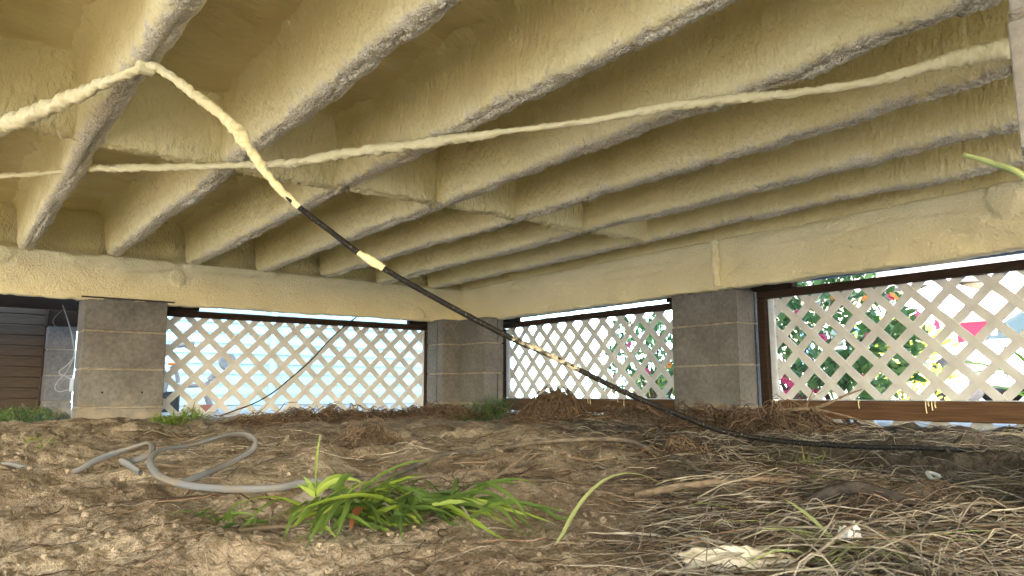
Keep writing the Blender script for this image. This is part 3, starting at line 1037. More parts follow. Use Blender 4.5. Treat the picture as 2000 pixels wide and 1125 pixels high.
GB = [(0.53, 1.05, -0.01), (0.484, 1.078, 0.014), (0.458, 1.101, 0.015), (0.419, 1.108, 0.010), (0.377, 1.141, 0.008), (0.341, 1.195, 0.008), (0.314, 1.241, 0.012), (0.295, 1.292, 0.021), (0.290, 1.331, 0.037),
      (0.303, 1.370, 0.048), (0.329, 1.400, 0.055), (0.372, 1.430, 0.056), (0.425, 1.451, 0.066), (0.464, 1.471, 0.072), (0.495, 1.475, 0.068), (0.504, 1.458, 0.056), (0.491, 1.452, 0.038), (0.436, 1.426, 0.018), (0.388, 1.387, 0.008), (0.341, 1.374, -0.005)]
g = flat_cable('grey_cable', drop(GB, 0.002), 0.0058, 0.0036, 'grey_cable', None, 220)
tag(g, 'flat grey cable bent into an open loop on the sand', 'cable')
GA = [(0.05, 1.992, 0.012), (0.131, 1.96, 0.012), (0.183, 1.90, 0.012), (0.24, 1.80, 0.014), (0.262, 1.65, 0.022), (0.276, 1.534, 0.042), (0.302, 1.485, 0.056), (0.314, 1.462, 0.062), (0.311, 1.420, 0.058), (0.302, 1.397, 0.047), (0.275, 1.394, 0.037), (0.257, 1.382, 0.040), (0.262, 1.356, 0.036), (0.274, 1.320, 0.024)]
g = flat_cable('grey_cable', [(p[0], p[1], gh(p[0], p[1]) - 0.002) for p in GA[:4]] + drop(GA[4:], 0.003), 0.0056, 0.0034, 'grey_cable', None, 160)
tag(g, 'grey cable end kinked into a hook beside the looped cable', 'cable')
hose = [(0.60, 1.36), (0.668, 1.368), (0.747, 1.367), (0.905, 1.434), (1.05, 1.47), (1.2, 1.47), (1.34, 1.42), (1.40, 1.32), (1.38, 1.20), (1.28, 1.04), (1.155, 0.88), (1.08, 0.76)]
hz = [-0.02, 0.0, 0.004, 0.008, 0.012, 0.018, 0.022, 0.022, 0.018, 0.012, 0.004, -0.01]
hp = [(x, y, gh(x, y) + 0.001 + dz * 0.7) for (x, y), dz in zip(hose, hz)]
o = tube_obj('old_hose', hp, [0.0058] * 9 + [0.005, 0.004, 0.003], 'old_hose', None, 160, 9, 0.12, 60)
tag(o, 'dull brown hose arching out of the dirt behind the green grass', 'hose')

# ------------------------------------------------------------------ loose strands: straw, roots
def strands(n, sampler, len_rng, rad, lift, S=7, seed=0, head=None, spread=math.pi, curl=0.35):
    rg = np.random.default_rng(seed)
    xy = sampler(rg, n)
    L = rg.uniform(*len_rng, n)
    th = rg.uniform(-spread, spread, n) + (head if head is not None else 0)
    k = rg.normal(0, curl, n)
    t = np.linspace(-0.5, 0.5, S)
    ang = th[:, None] + k[:, None] * t[None] * 2 + 0.11 * rg.normal(0, 1, (n, S)).cumsum(1)
    stp = (L / (S - 1))[:, None]
    dx = np.cumsum(np.cos(ang) * stp, 1)
    dy = np.cumsum(np.sin(ang) * stp, 1)
    X = xy[:, 0:1] + dx - dx.mean(1, keepdims=True)
    Y = xy[:, 1:2] + dy - dy.mean(1, keepdims=True)
    g0 = ground_h(X, Y)
    lf = np.abs(rg.normal(0, lift, n))
    tilt = rg.normal(0, 0.12, n)
    Z = g0 * 0.6 + g0.mean(1, keepdims=True) * 0.4 + 0.002 + lf[:, None] * (1 - (2 * t[None]) ** 2) + np.maximum(0, tilt[:, None] * (t[None] + 0.2)) * L[:, None] * 0.8
    R = rg.uniform(*rad, n)[:, None] * (1 - 0.75 * np.abs(t[None]) ** 2 * 2.4)
    return tubes(np.stack([X, Y, Z], -1), np.maximum(R, 0.0003), 3)


def strand_obj(name, parts, m, kind='stuff', parent=None):
    Vs, Fs, off = [], [], 0
    for V, F in parts:
        Vs.append(V)
        Fs.append(F + off)
        off += len(V)
    o = link(name, np_mesh(name, np.vstack(Vs), np.vstack(Fs)), m, parent, True)
    if kind:
        o['kind'] = kind
    return o


def polar(rmin, rmax, amin, amax, power=1.0):
    def f(rg, n):
        r = rmin + (rmax - rmin) * rg.uniform(0, 1, n) ** power
        a = np.radians(rg.uniform(amin, amax, n))
        return np.stack([r * np.sin(a), r * np.cos(a)], 1)
    return f


def rect(x0, x1, y0, y1):
    def f(rg, n):
        return np.stack([rg.uniform(x0, x1, n), rg.uniform(y0, y1, n)], 1)
    return f


img_across = -YAW + 0.25
o = strand_obj('dead_roots', [
    strands(1300, polar(0.5, 1.7, 48, 80), (0.04, 0.2), (0.0004, 0.0012), 0.008, seed=81, curl=0.8),
    strands(500, polar(1.2, 3.2, 14, 76), (0.05, 0.22), (0.0006, 0.0018), 0.008, seed=82, curl=0.9),
    strands(160, polar(0.5, 1.4, 6, 46), (0.03, 0.12), (0.0004, 0.001), 0.004, seed=83, curl=0.9)], 'root')
tag(o, 'dark brown dead roots mixed into the straw and sand', 'roots')
o = strand_obj('dead_grass', [
    strands(70, polar(0.55, 1.5, 50, 80), (0.12, 0.34), (0.0012, 0.0024), 0.014, seed=91, head=img_across, spread=1.0, curl=0.2),
    strands(820, polar(0.5, 1.6, 50, 80, 1.0), (0.05, 0.28), (0.0004, 0.0012), 0.006, seed=1, head=img_across, spread=0.9),
    strands(520, polar(0.5, 1.15, 46, 78), (0.04, 0.16), (0.0003, 0.0009), 0.016, seed=2),
    strands(1100, polar(1.4, 3.2, 52, 78), (0.05, 0.22), (0.0006, 0.0016), 0.012, seed=3),
    strands(260, polar(0.5, 1.8, 8, 52), (0.03, 0.11), (0.0003, 0.0007), 0.004, seed=4),
    strands(500, polar(1.6, 4.2, 12, 52), (0.05, 0.2), (0.0007, 0.0018), 0.010, seed=5),
    strands(700, rect(1.1, 2.9, 4.0, 4.55), (0.05, 0.2), (0.0008, 0.002), 0.02, seed=6),
    strands(500, rect(2.3, 3.1, 0.9, 3.2), (0.05, 0.2), (0.0007, 0.0018), 0.012, seed=7)], 'straw')
tag(o, 'dry tan straw scattered over the sandy ground', 'straw')


def clods(n, sampler, rng, seed):
    rg = np.random.default_rng(seed)
    bm = bmesh.new()
    bmesh.ops.create_icosphere(bm, subdivisions=1, radius=1)
    v0 = np.array([v.co[:] for v in bm.verts])
    f0 = np.array([[v.index for v in f.verts] for f in bm.faces])
    bm.free()
    xy = sampler(rg, n)
    r = rng[0] + (rng[1] - rng[0]) * rg.uniform(0, 1, n) ** 5
    V = v0[None] * (1 + rg.normal(0, 0.22, (n, len(v0), 1))) * (r[:, None, None] * rg.uniform(0.6, 1.2, (n, 1, 3)))
    V[..., 0] += xy[:, 0:1]
    V[..., 1] += xy[:, 1:2]
    V[..., 2] += (ground_h(xy[:, 0], xy[:, 1]) + r * 0.15)[:, None]
    F = (f0[None] + (np.arange(n) * len(v0))[:, None, None]).reshape(-1, 3)
    return V.reshape(-1, 3), F


o = strand_obj('soil_crumbs', [clods(120, polar(0.7, 2.6, 6, 74), (0.004, 0.014), 75), clods(2600, polar(0.5, 1.1, 4, 76), (0.0006, 0.0045), 73), clods(3600, polar(1.0, 2.2, 4, 76), (0.0009, 0.0075), 71), clods(1500, polar(1.8, 4.3, 6, 76), (0.002, 0.012), 72)], 'soil')
tag(o, 'crumbs of dry sandy soil strewn over the ground', 'soil')


def root_clump(label, x, y, rx, ry, h, n, seed, m='root', rad=(0.0008, 0.0026), lenr=(0.08, 0.3), soil='soil', cat='root clump'):
    z0 = gh(x, y) - 0.02
    t = thing('root_clump', label, cat, (x, y, z0))
    a = np.linspace(0, 2 * math.pi, 49)[:-1]
    r = np.linspace(0, 1, 16)
    RR, AA = np.meshgrid(r, a, indexing='ij')
    X = rx * RR * np.cos(AA)
    Y = ry * RR * np.sin(AA)
    hh = h * np.clip(1 - RR ** 2, 0, 1) ** 0.7

    def top(u, v):
        q = np.sqrt((u / rx) ** 2 + (v / ry) ** 2)
        return h * np.clip(1 - q ** 2, 0, 1) ** 0.7 * (1 + 0.35 * vn((x + u) * 18, (y + v) * 18, 0, seed)) + 0.012 * fbm((x + u) * 40, (y + v) * 40, 0, seed + 1, 2) * (q < 1)
    V = np.stack([X, Y, top(X, Y) * 0.86 + 0.012 - 0.02 * RR], -1).reshape(-1, 3)
    link('soil_mound', np_mesh('soil_mound', V, grid_faces(len(r), len(a), wrap=True, flip=True)), soil, t, True)
    rg = np.random.default_rng(seed)
    S = 9
    q = np.sqrt(rg.uniform(0, 1.1, n))
    an = rg.uniform(0, 2 * math.pi, n)
    L = rg.uniform(*lenr, n) * 0.7
    th = rg.uniform(-math.pi, math.pi, n)
    tt = np.linspace(-0.5, 0.5, S)
    ang = th[:, None] + rg.normal(0, 1.4, n)[:, None] * tt[None] * 2 + 0.5 * rg.normal(0, 1, (n, S)).cumsum(1) * 0.6
    stp = (L / (S - 1))[:, None]
    X = (rx * q * np.cos(an))[:, None] + np.cumsum(np.cos(ang) * stp, 1) - 0.5 * L[:, None] * np.cos(th)[:, None]
    Y = (ry * q * np.sin(an))[:, None] + np.cumsum(np.sin(ang) * stp, 1) - 0.5 * L[:, None] * np.sin(th)[:, None]
    lf = np.abs(rg.normal(0, 0.018, n))[:, None] + np.abs(rg.normal(0, 0.007, (n, S)))
    Z = np.maximum(top(X, Y), 0.012) + 0.006 + lf * (1 - (2 * tt[None]) ** 2 * 0.7) + np.maximum(0, rg.normal(-0.1, 0.25, n))[:, None] * (tt[None] + 0.3) * L[:, None]
    R = rg.uniform(*rad, n)[:, None] * (1 - 0.8 * np.abs(tt[None] * 2) ** 2)
    V, F = tubes(np.stack([X, Y, Z], -1), np.maximum(R, 0.0004), 4)
    o = link('roots', np_mesh('roots', V, F), m, t, True)
    o['kind'] = 'stuff'
    return t


root_clump('large matted mound of brown roots in front of the lattice near the corner pier', 2.50, 2.86, 0.20, 0.16, 0.115, 620, 11, lenr=(0.1, 0.42), rad=(0.0009, 0.003))
root_clump('low heap of brown roots trailing along the wood sill beside the mound', 2.78, 2.56, 0.26, 0.14, 0.055, 300, 12)
root_clump('small dark knot of roots on the sand behind the green grass', 0.93, 1.82, 0.085, 0.06, 0.05, 240, 13, rad=(0.0006, 0.0018), lenr=(0.05, 0.16))
root_clump('tangled brown root mat at the foot of the pier between wood sills', 2.62, 1.98, 0.36, 0.17, 0.085, 560, 14, lenr=(0.08, 0.35))
root_clump('root mat topped by a forked twig in front of the wood sill', 2.36, 1.50, 0.30, 0.15, 0.075, 520, 15, lenr=(0.08, 0.35))
root_clump('long low ridge of dead roots under the tan-shaded lattice', 1.75, 4.02, 0.52, 0.14, 0.055, 620, 16, lenr=(0.08, 0.34), rad=(0.001, 0.003))
root_clump('dark root ridge between the tan-shaded lattice and the corner pier', 2.40, 3.86, 0.36, 0.14, 0.055, 420, 17, lenr=(0.08, 0.3), rad=(0.001, 0.003))
root_clump('small tuft of roots lodged under the drooping black cable', 1.42, 1.18, 0.09, 0.06, 0.03, 130, 18, rad=(0.0006, 0.0016), lenr=(0.05, 0.16))
root_clump('brownish heap of dried clippings against the dark plank wall', 0.53, 5.95, 0.26, 0.12, 0.09, 260, 19, m='grass_dull', rad=(0.0015, 0.004), lenr=(0.06, 0.2), cat='clippings')


# ------------------------------------------------------------------ grass
def blade_np(base, heading, length, width, rise, droop, rg, S=8, twist=0.0):
    """a creased grass blade as (S*3) verts"""
    t = np.linspace(0, 1, S)
    el = rise - droop * t
    el = el + 0.12 * rg.normal(0, 1) * np.sin(t * 5)
    hd = heading + 0.35 * rg.normal(0, 1) * t
    stp = length / (S - 1)
    P = np.zeros((S, 3))
    P[1:, 0] = np.cumsum(np.cos(hd[:-1]) * np.cos(el[:-1]) * stp)
    P[1:, 1] = np.cumsum(np.sin(hd[:-1]) * np.cos(el[:-1]) * stp)
    P[1:, 2] = np.cumsum(np.sin(el[:-1]) * stp)
    P += np.asarray(base)
    gmin = ground_h(P[:, 0], P[:, 1]) + 0.003
    P[:, 2] = np.maximum(P[:, 2], gmin + 0.006 * rg.uniform(0, 1))
    W = width * np.clip(np.minimum(t * 5 + 0.45, 1) * (1 - t ** 2.6), 0.02, 1)
    tw = twist + 0.8 * rg.normal(0, 1) * t
    T = np.gradient(P, axis=0)
    T /= np.linalg.norm(T, axis=1, keepdims=True) + 1e-9
    A = np.cross(T, [0, 0, 1.0])
    nA = np.linalg.norm(A, axis=1, keepdims=True)
    A = np.where(nA > 1e-3, A / (nA + 1e-9), [1.0, 0, 0])
    B = np.cross(A, T)
    A2 = A * np.cos(tw)[:, None] + B * np.sin(tw)[:, None]
    B2 = np.cross(A2, T)
    L = P + A2 * W[:, None] / 2 + B2 * W[:, None] * 0.16
    R = P - A2 * W[:, None] / 2 + B2 * W[:, None] * 0.16
    return np.stack([L, P, R], 1).reshape(-1, 3), grid_faces(S, 3)


def blade_obj(name, m, parent, *a, **k):
    V, F = blade_np(*a, **k)
    V = V - (np.array(parent.location) if parent else 0)
    return link(name, np_mesh(name, V, F), m, parent, True)


rg = np.random.default_rng(5)
gx, gy = 0.45, 0.955
clump = thing('grass_clump', 'uprooted clump of bright green grass lying on the sand', 'grass', (gx, gy, gh(gx, gy)))
RT = np.array([math.cos(YAW), -math.sin(YAW)])      # to the right along the pile
FWD = np.array([math.sin(YAW), math.cos(YAW)])
RH = math.atan2(RT[1], RT[0])
for i in range(120):
    u = rg.beta(1.3, 1.7) * 0.26 - 0.06
    v = rg.normal(0, 0.022)
    bx, by = gx + RT[0] * u + FWD[0] * v, gy + RT[1] * u + FWD[1] * v
    bz = gh(bx, by) + 0.006 + 0.045 * rg.uniform(0, 1) * (1 - abs(u - 0.05) / 0.25)
    hd = RH + rg.normal(0, 0.75) if rg.uniform() < 0.72 else rg.uniform(-math.pi, math.pi)
    blade_obj('leaf', 'grass_new' if rg.uniform() < 0.4 else 'grass', clump, (bx, by, bz), hd, rg.uniform(0.07, 0.17), rg.uniform(0.0055, 0.0115), rg.uniform(0.0, 0.7), rg.uniform(0.5, 1.7), rg, twist=rg.normal(0, 0.7))
# tall bright shoot and hanging blades at the left end
for k, (hd, ln, w, rise, dr) in enumerate([(RH + 1.4, 0.085, 0.0085, 1.50, 0.1), (RH + 0.5, 0.06, 0.009, 1.1, 1.5), (RH + 2.5, 0.04, 0.008, 0.9, 0.6), (RH + 0.2, 0.075, 0.008, 0.9, 1.6), (RH + 3.0, 0.03, 0.007, 0.7, 0.3)]):
    blade_obj('leaf', 'grass_new', clump, (gx - RT[0] * 0.035, gy - RT[1] * 0.035, gh(gx, gy) + 0.04), hd, ln, w, rise, dr, rg, twist=1.2)
for k in range(13):
    u = rg.uniform(-0.06, 0.04)
    bx, by = gx + RT[0] * u - FWD[0] * 0.02, gy + RT[1] * u - FWD[1] * 0.02
    blade_obj('leaf', 'grass', clump, (bx, by, gh(bx, by) + 0.04), RH - math.pi / 2 + rg.normal(0, 0.6), rg.uniform(0.08, 0.14), rg.uniform(0.005, 0.008), rg.uniform(0.0, 0.3), rg.uniform(0.6, 1.1), rg)
for k in range(16):
    u = -0.15 + rg.normal(0, 0.025)
    bx, by = gx + RT[0] * u + FWD[0] * 0.012, gy + RT[1] * u + FWD[1] * 0.012
    blade_obj('leaf', 'grass', clump, (bx, by, gh(bx, by) + 0.012), rg.uniform(-math.pi, math.pi), rg.uniform(0.03, 0.075), rg.uniform(0.004, 0.007), rg.uniform(0.2, 1.0), rg.uniform(0.3, 1.2), rg)
blade_obj('dry_leaf', 'dry_leaf', clump, (gx + 0.005, gy - 0.045, gh(gx, gy) + 0.03), RH - 1.6, 0.05, 0.014, -0.3, 0.4, rg)


def tuft(label, x, y, rx, ry, n, lenr, w, m, seed, rise=(0.5, 1.4), cat='grass', hb=0.0):
    r2 = np.random.default_rng(seed)
    z0 = gh(x, y)
    parts = []
    for i in range(n):
        a, q = r2.uniform(0, 2 * math.pi), math.sqrt(r2.uniform(0, 1))
        bx, by = x + rx * q * math.cos(a), y + ry * q * math.sin(a)
        parts.append(blade_np((bx, by, gh(bx, by) + hb * (1 - q * q) * r2.uniform(0.3, 1)), r2.uniform(-math.pi, math.pi), r2.uniform(*lenr), w * r2.uniform(0.6, 1.2), r2.uniform(*rise), r2.uniform(0.3, 1.8), r2, S=6))
    o = strand_obj('grass_tuft', parts, m, None)
    return tag(o, label, cat)


tuft('lime green grass tuft at the foot of the pier with drilled holes', 1.02, 4.14, 0.14, 0.07, 190, (0.04, 0.10), 0.006, 'grass_new', 31, hb=0.03)
tuft('dull green grass by the dark plank wall', 0.42, 5.35, 0.22, 0.14, 200, (0.06, 0.16), 0.006, 'grass', 32, hb=0.06)
tuft('spiky weeds growing at the foot of the corner pier', 2.86, 3.93, 0.18, 0.06, 300, (0.06, 0.21), 0.0045, 'grass', 33, rise=(0.9, 1.5))
tuft('fresh short grass in front of the weeds by the corner pier', 2.72, 3.72, 0.26, 0.09, 260, (0.03, 0.09), 0.005, 'grass', 34)
tuft('sparse pale grass tuft beneath the drooping black cable', 1.50, 0.93, 0.10, 0.05, 60, (0.03, 0.08), 0.004, 'grass_dull', 35)
tuft('pale green grass bent among the straw near white scraps', 0.78, 0.40, 0.07, 0.04, 46, (0.06, 0.16), 0.004, 'grass_pale', 36, rise=(0.1, 0.7))
tuft('yellowed grass sprigs along the ridge of roots', 2.05, 4.15, 0.5, 0.06, 130, (0.04, 0.09), 0.004, 'grass_new', 37)
tuft('tiny green seedlings on bare sand beside the kinked cable', 0.23, 2.3, 0.05, 0.03, 14, (0.02, 0.04), 0.005, 'grass_new', 38)

b = blade_obj('grass_sprig', 'grass_pale', None, (0.60, 0.685, gh(0.60, 0.685) + 0.002), math.atan2(0.14, 0.27), 0.30, 0.006, 0.55, 1.1, np.random.default_rng(3), S=14)
tag(b, 'single pale green stem arching over bare soil', 'grass stem')
b = blade_obj('grass_sprig', 'grass_new', None, (0.93, 0.75, gh(0.93, 0.75) + 0.02), RH + 0.1, 0.13, 0.007, 0.1, 0.3, np.random.default_rng(8), S=10)
tag(b, 'flat yellow-green blade lying on the straw', 'grass blade')
b = blade_obj('grass_sprig', 'grass', None, (1.13, 0.80, gh(1.13, 0.80) + 0.022), RH - 0.25, 0.34, 0.007, 0.05, 0.2, np.random.default_rng(9), S=12)
tag(b, 'long green blade running off the end of the brown hose', 'grass blade')
nb = tube_obj('grass_sprig', [(0.66, 0.06, -0.03), (0.64, 0.10, 0.12), (0.605, 0.140, 0.24), (0.578, 0.168, 0.292), (0.588, 0.192, 0.312), (0.595, 0.212, 0.325)], [0.0022, 0.0024, 0.0024, 0.0024, 0.0022, 0.0016], 'grass_pale', None, 40, 6)
tag(nb, 'pale blade of grass standing tall beside the near concrete pier', 'grass blade')

rb = np.random.default_rng(77)
parts = []
for i in range(190):
    rr_, aa = rb.uniform(0.75, 1.6), math.radians(rb.uniform(49, 79))
    bx, by = rr_ * math.sin(aa), rr_ * math.cos(aa)
    parts.append(blade_np((bx, by, gh(bx, by) + 0.006), RH + rb.normal(0, 0.8) + (math.pi if rb.uniform() < 0.5 else 0), rb.uniform(0.05, 0.16), rb.uniform(0.0015, 0.0045), rb.uniform(0.0, 0.3), rb.uniform(0.1, 0.7), rb, twist=rb.normal(0, 0.6)))
o = strand_obj('withered_leaves', parts, 'straw')
tag(o, 'broad withered grass leaves matted among the straw', 'dead leaves')
for i in range(26):
    u, v = rb.uniform(-0.08, 0.2), rb.normal(0, 0.03)
    bx, by = gx + RT[0] * u + FWD[0] * v, gy + RT[1] * u + FWD[1] * v
    blade_obj('dry_leaf', 'straw' if i % 3 else 'root', clump, (bx, by, gh(bx, by) + rb.uniform(0.004, 0.03)), rb.uniform(-math.pi, math.pi), rb.uniform(0.05, 0.13), rb.uniform(0.002, 0.005), rb.uniform(-0.1, 0.4), rb.uniform(0.2, 1.0), rb)

# ------------------------------------------------------------------ twigs, scraps
tw = thing('forked_twig', 'forked bare twig sticking up from the root mat by the sill', 'twig', (2.44, 1.46, 0.06))
T0 = np.array(tw.location)
tube_obj('branch', [np.array(p) - T0 for p in [(2.36, 1.62, 0.075), (2.42, 1.50, 0.085), (2.48, 1.42, 0.095), (2.56, 1.36, 0.135), (2.62, 1.33, 0.155)]], [0.006, 0.007, 0.006, 0.004, 0.0025], 'twig', tw, 30, 7, 0.2, 60)
tube_obj('branch', [np.array(p) - T0 for p in [(2.45, 1.45, 0.09), (2.50, 1.46, 0.13), (2.55, 1.47, 0.165)]], [0.004, 0.003, 0.0015], 'twig', tw, 16, 6)
tube_obj('branch', [np.array(p) - T0 for p in [(2.46, 1.44, 0.09), (2.48, 1.32, 0.065), (2.52, 1.22, 0.03)]], [0.006, 0.004, 0.0025], 'twig', tw, 16, 6)


def stick(label, pts, r, m='twig', n=40, cat='twig', lump=0.2):
    q = [(x, y, gh(x, y) + r * 0.8 + d) for x, y, d in pts]
    o = tube_obj('twig', q, [r * 0.9, r, r * 0.9, r * 0.6], m, None, n, 7, lump, 60)
    return tag(o, label, cat)


stick('charred black stick half buried in the straw', [(1.10, 0.66, 0.0), (1.13, 0.60, 0.004), (1.15, 0.55, 0.004), (1.16, 0.50, 0.0)], 0.011, 'charred', cat='stick')
stick('thin tan twig lying in front of the white foam scrap', [(0.56, 0.50, 0.004), (0.60, 0.455, 0.006), (0.65, 0.425, 0.012), (0.73, 0.42, 0.016)], 0.0035)
stick('dark brown stick pressed into the sand behind the straw', [(1.0, 0.93, 0.0), (1.08, 0.86, 0.004), (1.17, 0.79, 0.004), (1.22, 0.74, 0.0)], 0.007, 'twig', cat='stick')
stick('slender bent twig leaning from the brown hose', [(0.83, 1.13, -0.002), (0.88, 1.16, 0.012), (0.95, 1.20, 0.022), (1.02, 1.24, 0.026)], 0.0035)
stick('straight pale twig resting against the mound by the corner pier', [(2.72, 2.72, 0.07), (2.80, 2.55, 0.06), (2.88, 2.42, 0.03), (2.92, 2.34, 0.0)], 0.005)
stick('short stick of weathered wood on the sand left of the grass', [(0.335, 1.02, 0.0), (0.37, 1.02, 0.003), (0.40, 1.01, 0.003), (0.43, 1.0, 0.0)], 0.004)


def scrap(label, x, y, size, m, seed, rot=0.0, cat='foam scrap', name='foam_scrap', rg_amp=0.35):
    a = np.linspace(0, math.pi, 26)
    b = np.linspace(0, 2 * math.pi, 49)[:-1]
    A, B = np.meshgrid(a, b, indexing='ij')
    X, Y, Z = np.sin(A) * np.cos(B), np.sin(A) * np.sin(B), np.cos(A)
    k = 1 + rg_amp * fbm(X * 2.0 + seed, Y * 2.0, Z * 2.0, seed, 4) + 0.10 * np.abs(fbm(X * 7 + seed, Y * 7, Z * 7, seed + 3, 3))
    X, Y, Z = X * k * size[0], Y * k * size[1], Z * k * size[2]
    c, s = math.cos(rot), math.sin(rot)
    V = np.stack([X * c - Y * s, X * s + Y * c, np.maximum(Z, -size[2] * 0.5)], -1).reshape(-1, 3)
    o = link(name, np_mesh(name, V, grid_faces(len(a), len(b), wrap=True)), m, None, True)
    o.location = (x, y, gh(x, y) + size[2] * 0.42)
    return tag(o, label, cat)


scrap('torn cream foam scrap lying across the straw', 0.655, 0.478, (0.055, 0.018, 0.014), 'scrap', 3, RH - 0.22)
scrap('small wad of crumpled white plastic standing in the straw', 0.80, 0.43, (0.012, 0.010, 0.017), 'scrap_white', 5, 0.4, 'plastic wad', 'plastic_wad', 0.5)
scrap('crumpled white wrapper in front of the tan twig', 0.60, 0.375, (0.026, 0.016, 0.013), 'scrap_white', 7, RH, 'wrapper', 'crumpled_wrapper', 0.5)
scrap('chip of cream foam beside the crumpled wrapper', 0.675, 0.365, (0.013, 0.009, 0.006), 'scrap', 8, RH)
scrap('white crumb of foam near the end of the black cable', 1.62, 0.76, (0.012, 0.010, 0.009), 'scrap_white', 9, 0)
scrap('pale stone by the tall green shoot', 0.515, 1.19, (0.028, 0.018, 0.014), 'concrete', 12, RH, 'stone', 'stone', 0.3)
scrap('pale lump of old foam under the forked twig', 2.38, 1.38, (0.03, 0.02, 0.018), 'scrap_white', 13, 0)
o = tube_obj('white_strip', [(1.66, 0.72, gh(1.66, 0.72) + 0.002), (1.63, 0.68, gh(1.63, 0.68) + 0.02), (1.60, 0.69, gh(1.60, 0.69) + 0.03), (1.58, 0.655, gh(1.58, 0.655) + 0.004)], [0.005, 0.004, 0.004, 0.005], 'scrap_white', None, 24, 6)
tag(o, 'bent white plastic strip crossing the end of the black cable', 'plastic strip')

# ------------------------------------------------------------------ dark recess beyond the left pier
pw = thing('plank_wall', 'dark brown horizontal plank wall in the recess left of the piers', 'wall', (-1.0, 6.9, -0.05))
for k in range(13):
    z0 = -0.05 + 0.082 * k
    o = box('plank', (-2.6, 6.90 + 0.003 * (k % 2), z0), (0.70, 6.93 + 0.003 * (k % 2), z0 + 0.0815), 'wood_plank', pw, 0.006)
box('corner_board', (0.665, 6.86, -0.06), (0.715, 6.898, 1.0), 'wood_dark', pw, 0.003)
box('gap_infill', (0.66, 6.70, 0.675), (0.93, 6.89, 1.0), 'wood_dark', pw, 0)  # infill added to block the bright sky gap above the far pier
deck = thing('porch_deck', 'dark porch deck roofing over the recess beside the plank wall', 'deck', (-1.0, 6.0, 0.79))
box('backing', (-2.6, 6.94, -0.05), (0.66, 6.96, 1.0), 'wood_dark', pw, 0)  # added sheet, stops daylight leaking between the planks
for k in range(13):
    box('deck_board', (-2.6, 4.80 + 0.14 * k, 0.79), (0.92, 4.935 + 0.14 * k, 0.815), 'wood_dark', deck, 0)
box('deck_joist', (0.88, 4.8, 0.69), (0.918, 6.69, 0.788), 'wood_dark', deck, 0)
box('deck_joist', (-0.6, 4.8, 0.69), (-0.562, 6.69, 0.788), 'wood_dark', deck, 0)

jb = thing('junction_box', 'white electrical box with looping white wires beside the far pier', 'electrical box', (0.845, 6.36, 0.17))
JT = np.array(jb.location)
box('case', (0.80, 6.34, 0.165), (0.87, 6.38, 0.265), 'pvc_edge', jb, 0.004)
tube_obj('wire', [np.array(p) - JT for p in [(0.70, 6.24, 0.79), (0.735, 6.25, 0.70), (0.775, 6.25, 0.57), (0.80, 6.27, 0.44), (0.775, 6.28, 0.37), (0.72, 6.32, 0.305), (0.77, 6.34, 0.275), (0.81, 6.35, 0.25)]], 0.0042, 'white_wire', jb, 60, 7)
tube_obj('wire', [np.array(p) - JT for p in [(0.81, 6.30, 0.42), (0.79, 6.33, 0.36), (0.765, 6.34, 0.30), (0.72, 6.34, 0.24), (0.705, 6.34, 0.19), (0.735, 6.35, 0.165), (0.80, 6.36, 0.18)]], 0.0034, 'white_wire', jb, 60, 7)
tube_obj('wire', [np.array(p) - JT for p in [(0.72, 6.24, 0.78), (0.66, 6.25, 0.70), (0.655, 6.25, 0.65), (0.71, 6.26, 0.615), (0.79, 6.28, 0.62), (0.86, 6.3, 0.66)]], 0.0036, 'grey_cable', jb, 50, 7)

# ------------------------------------------------------------------ outside: neighbouring house seen through the tan-shaded lattice
nb_ = thing('neighbour_house', 'pale aqua lap-sided house wall beyond the tan-shaded lattice', 'house', (4.0, 12.3, -0.06))
for k in range(17):
    z0 = 0.02 + 0.165 * k - 0.06
    prism('siding_board', [(-12, 12.262 - 12.3, z0 + 0.06), (-12, 12.31 - 12.3, z0 + 0.06), (-12, 12.31 - 12.3, z0 + 0.235), (-12, 12.303 - 12.3, z0 + 0.235)], (26, 0, 0), 'siding_white' if k > 30 else 'siding_aqua', nb_)
box('wall', (-8, 12.312, -0.1), (18, 15.5, 2.85), 'siding_aqua', nb_, 0)
box('roof', (-8.4, 11.9, 2.852), (18.4, 16, 3.1), 'roof_shingle', nb_, 0)
box('corner_trim', (4.40, 12.24, -0.05), (4.52, 12.258, 2.8), 'siding_aqua', nb_, 0.003)
box('foundation', (-8, 12.29, -0.15), (18, 12.308, -0.042), 'concrete', nb_, 0)

# grey machine standing outside
mc = thing('yard_machine', 'grey metal machine with bars and a round plate behind the lattice', 'machine', (2.25, 8.6, -0.05))
MT = np.array(mc.location)


def mbar(pts, r, m='machine_grey', name='bar'):
    return tube_obj(name, [np.array(p) - MT for p in pts], r, m, mc, 24, 8)


mbar([(2.05, 8.6, 0.72), (2.25, 8.6, 0.60), (2.45, 8.6, 0.47)], 0.012)
mbar([(1.95, 8.6, 0.66), (2.1, 8.6, 0.665), (2.24, 8.6, 0.70)], 0.022, name='handlebar')
mbar([(2.52, 8.6, 0.38), (2.43, 8.6, 0.30), (2.40, 8.6, 0.15), (2.46, 8.6, 0.0), (2.52, 8.6, -0.06)], 0.035, name='fork')
mbar([(2.05, 8.6, 0.22), (2.2, 8.6, 0.23), (2.36, 8.6, 0.235)], 0.022)
mbar([(1.85, 8.6, 0.55), (1.92, 8.6, 0.40), (1.96, 8.6, 0.25), (1.9, 8.6, -0.05)], 0.045, name='leg')
mbar([(2.02, 8.6, 0.44), (2.08, 8.6, 0.36), (2.10, 8.6, 0.26)], 0.025, name='strut')
box('orange_bracket', (1.98, 8.56, 0.45), (2.16, 8.62, 0.475), 'machine_orange', mc, 0.004)
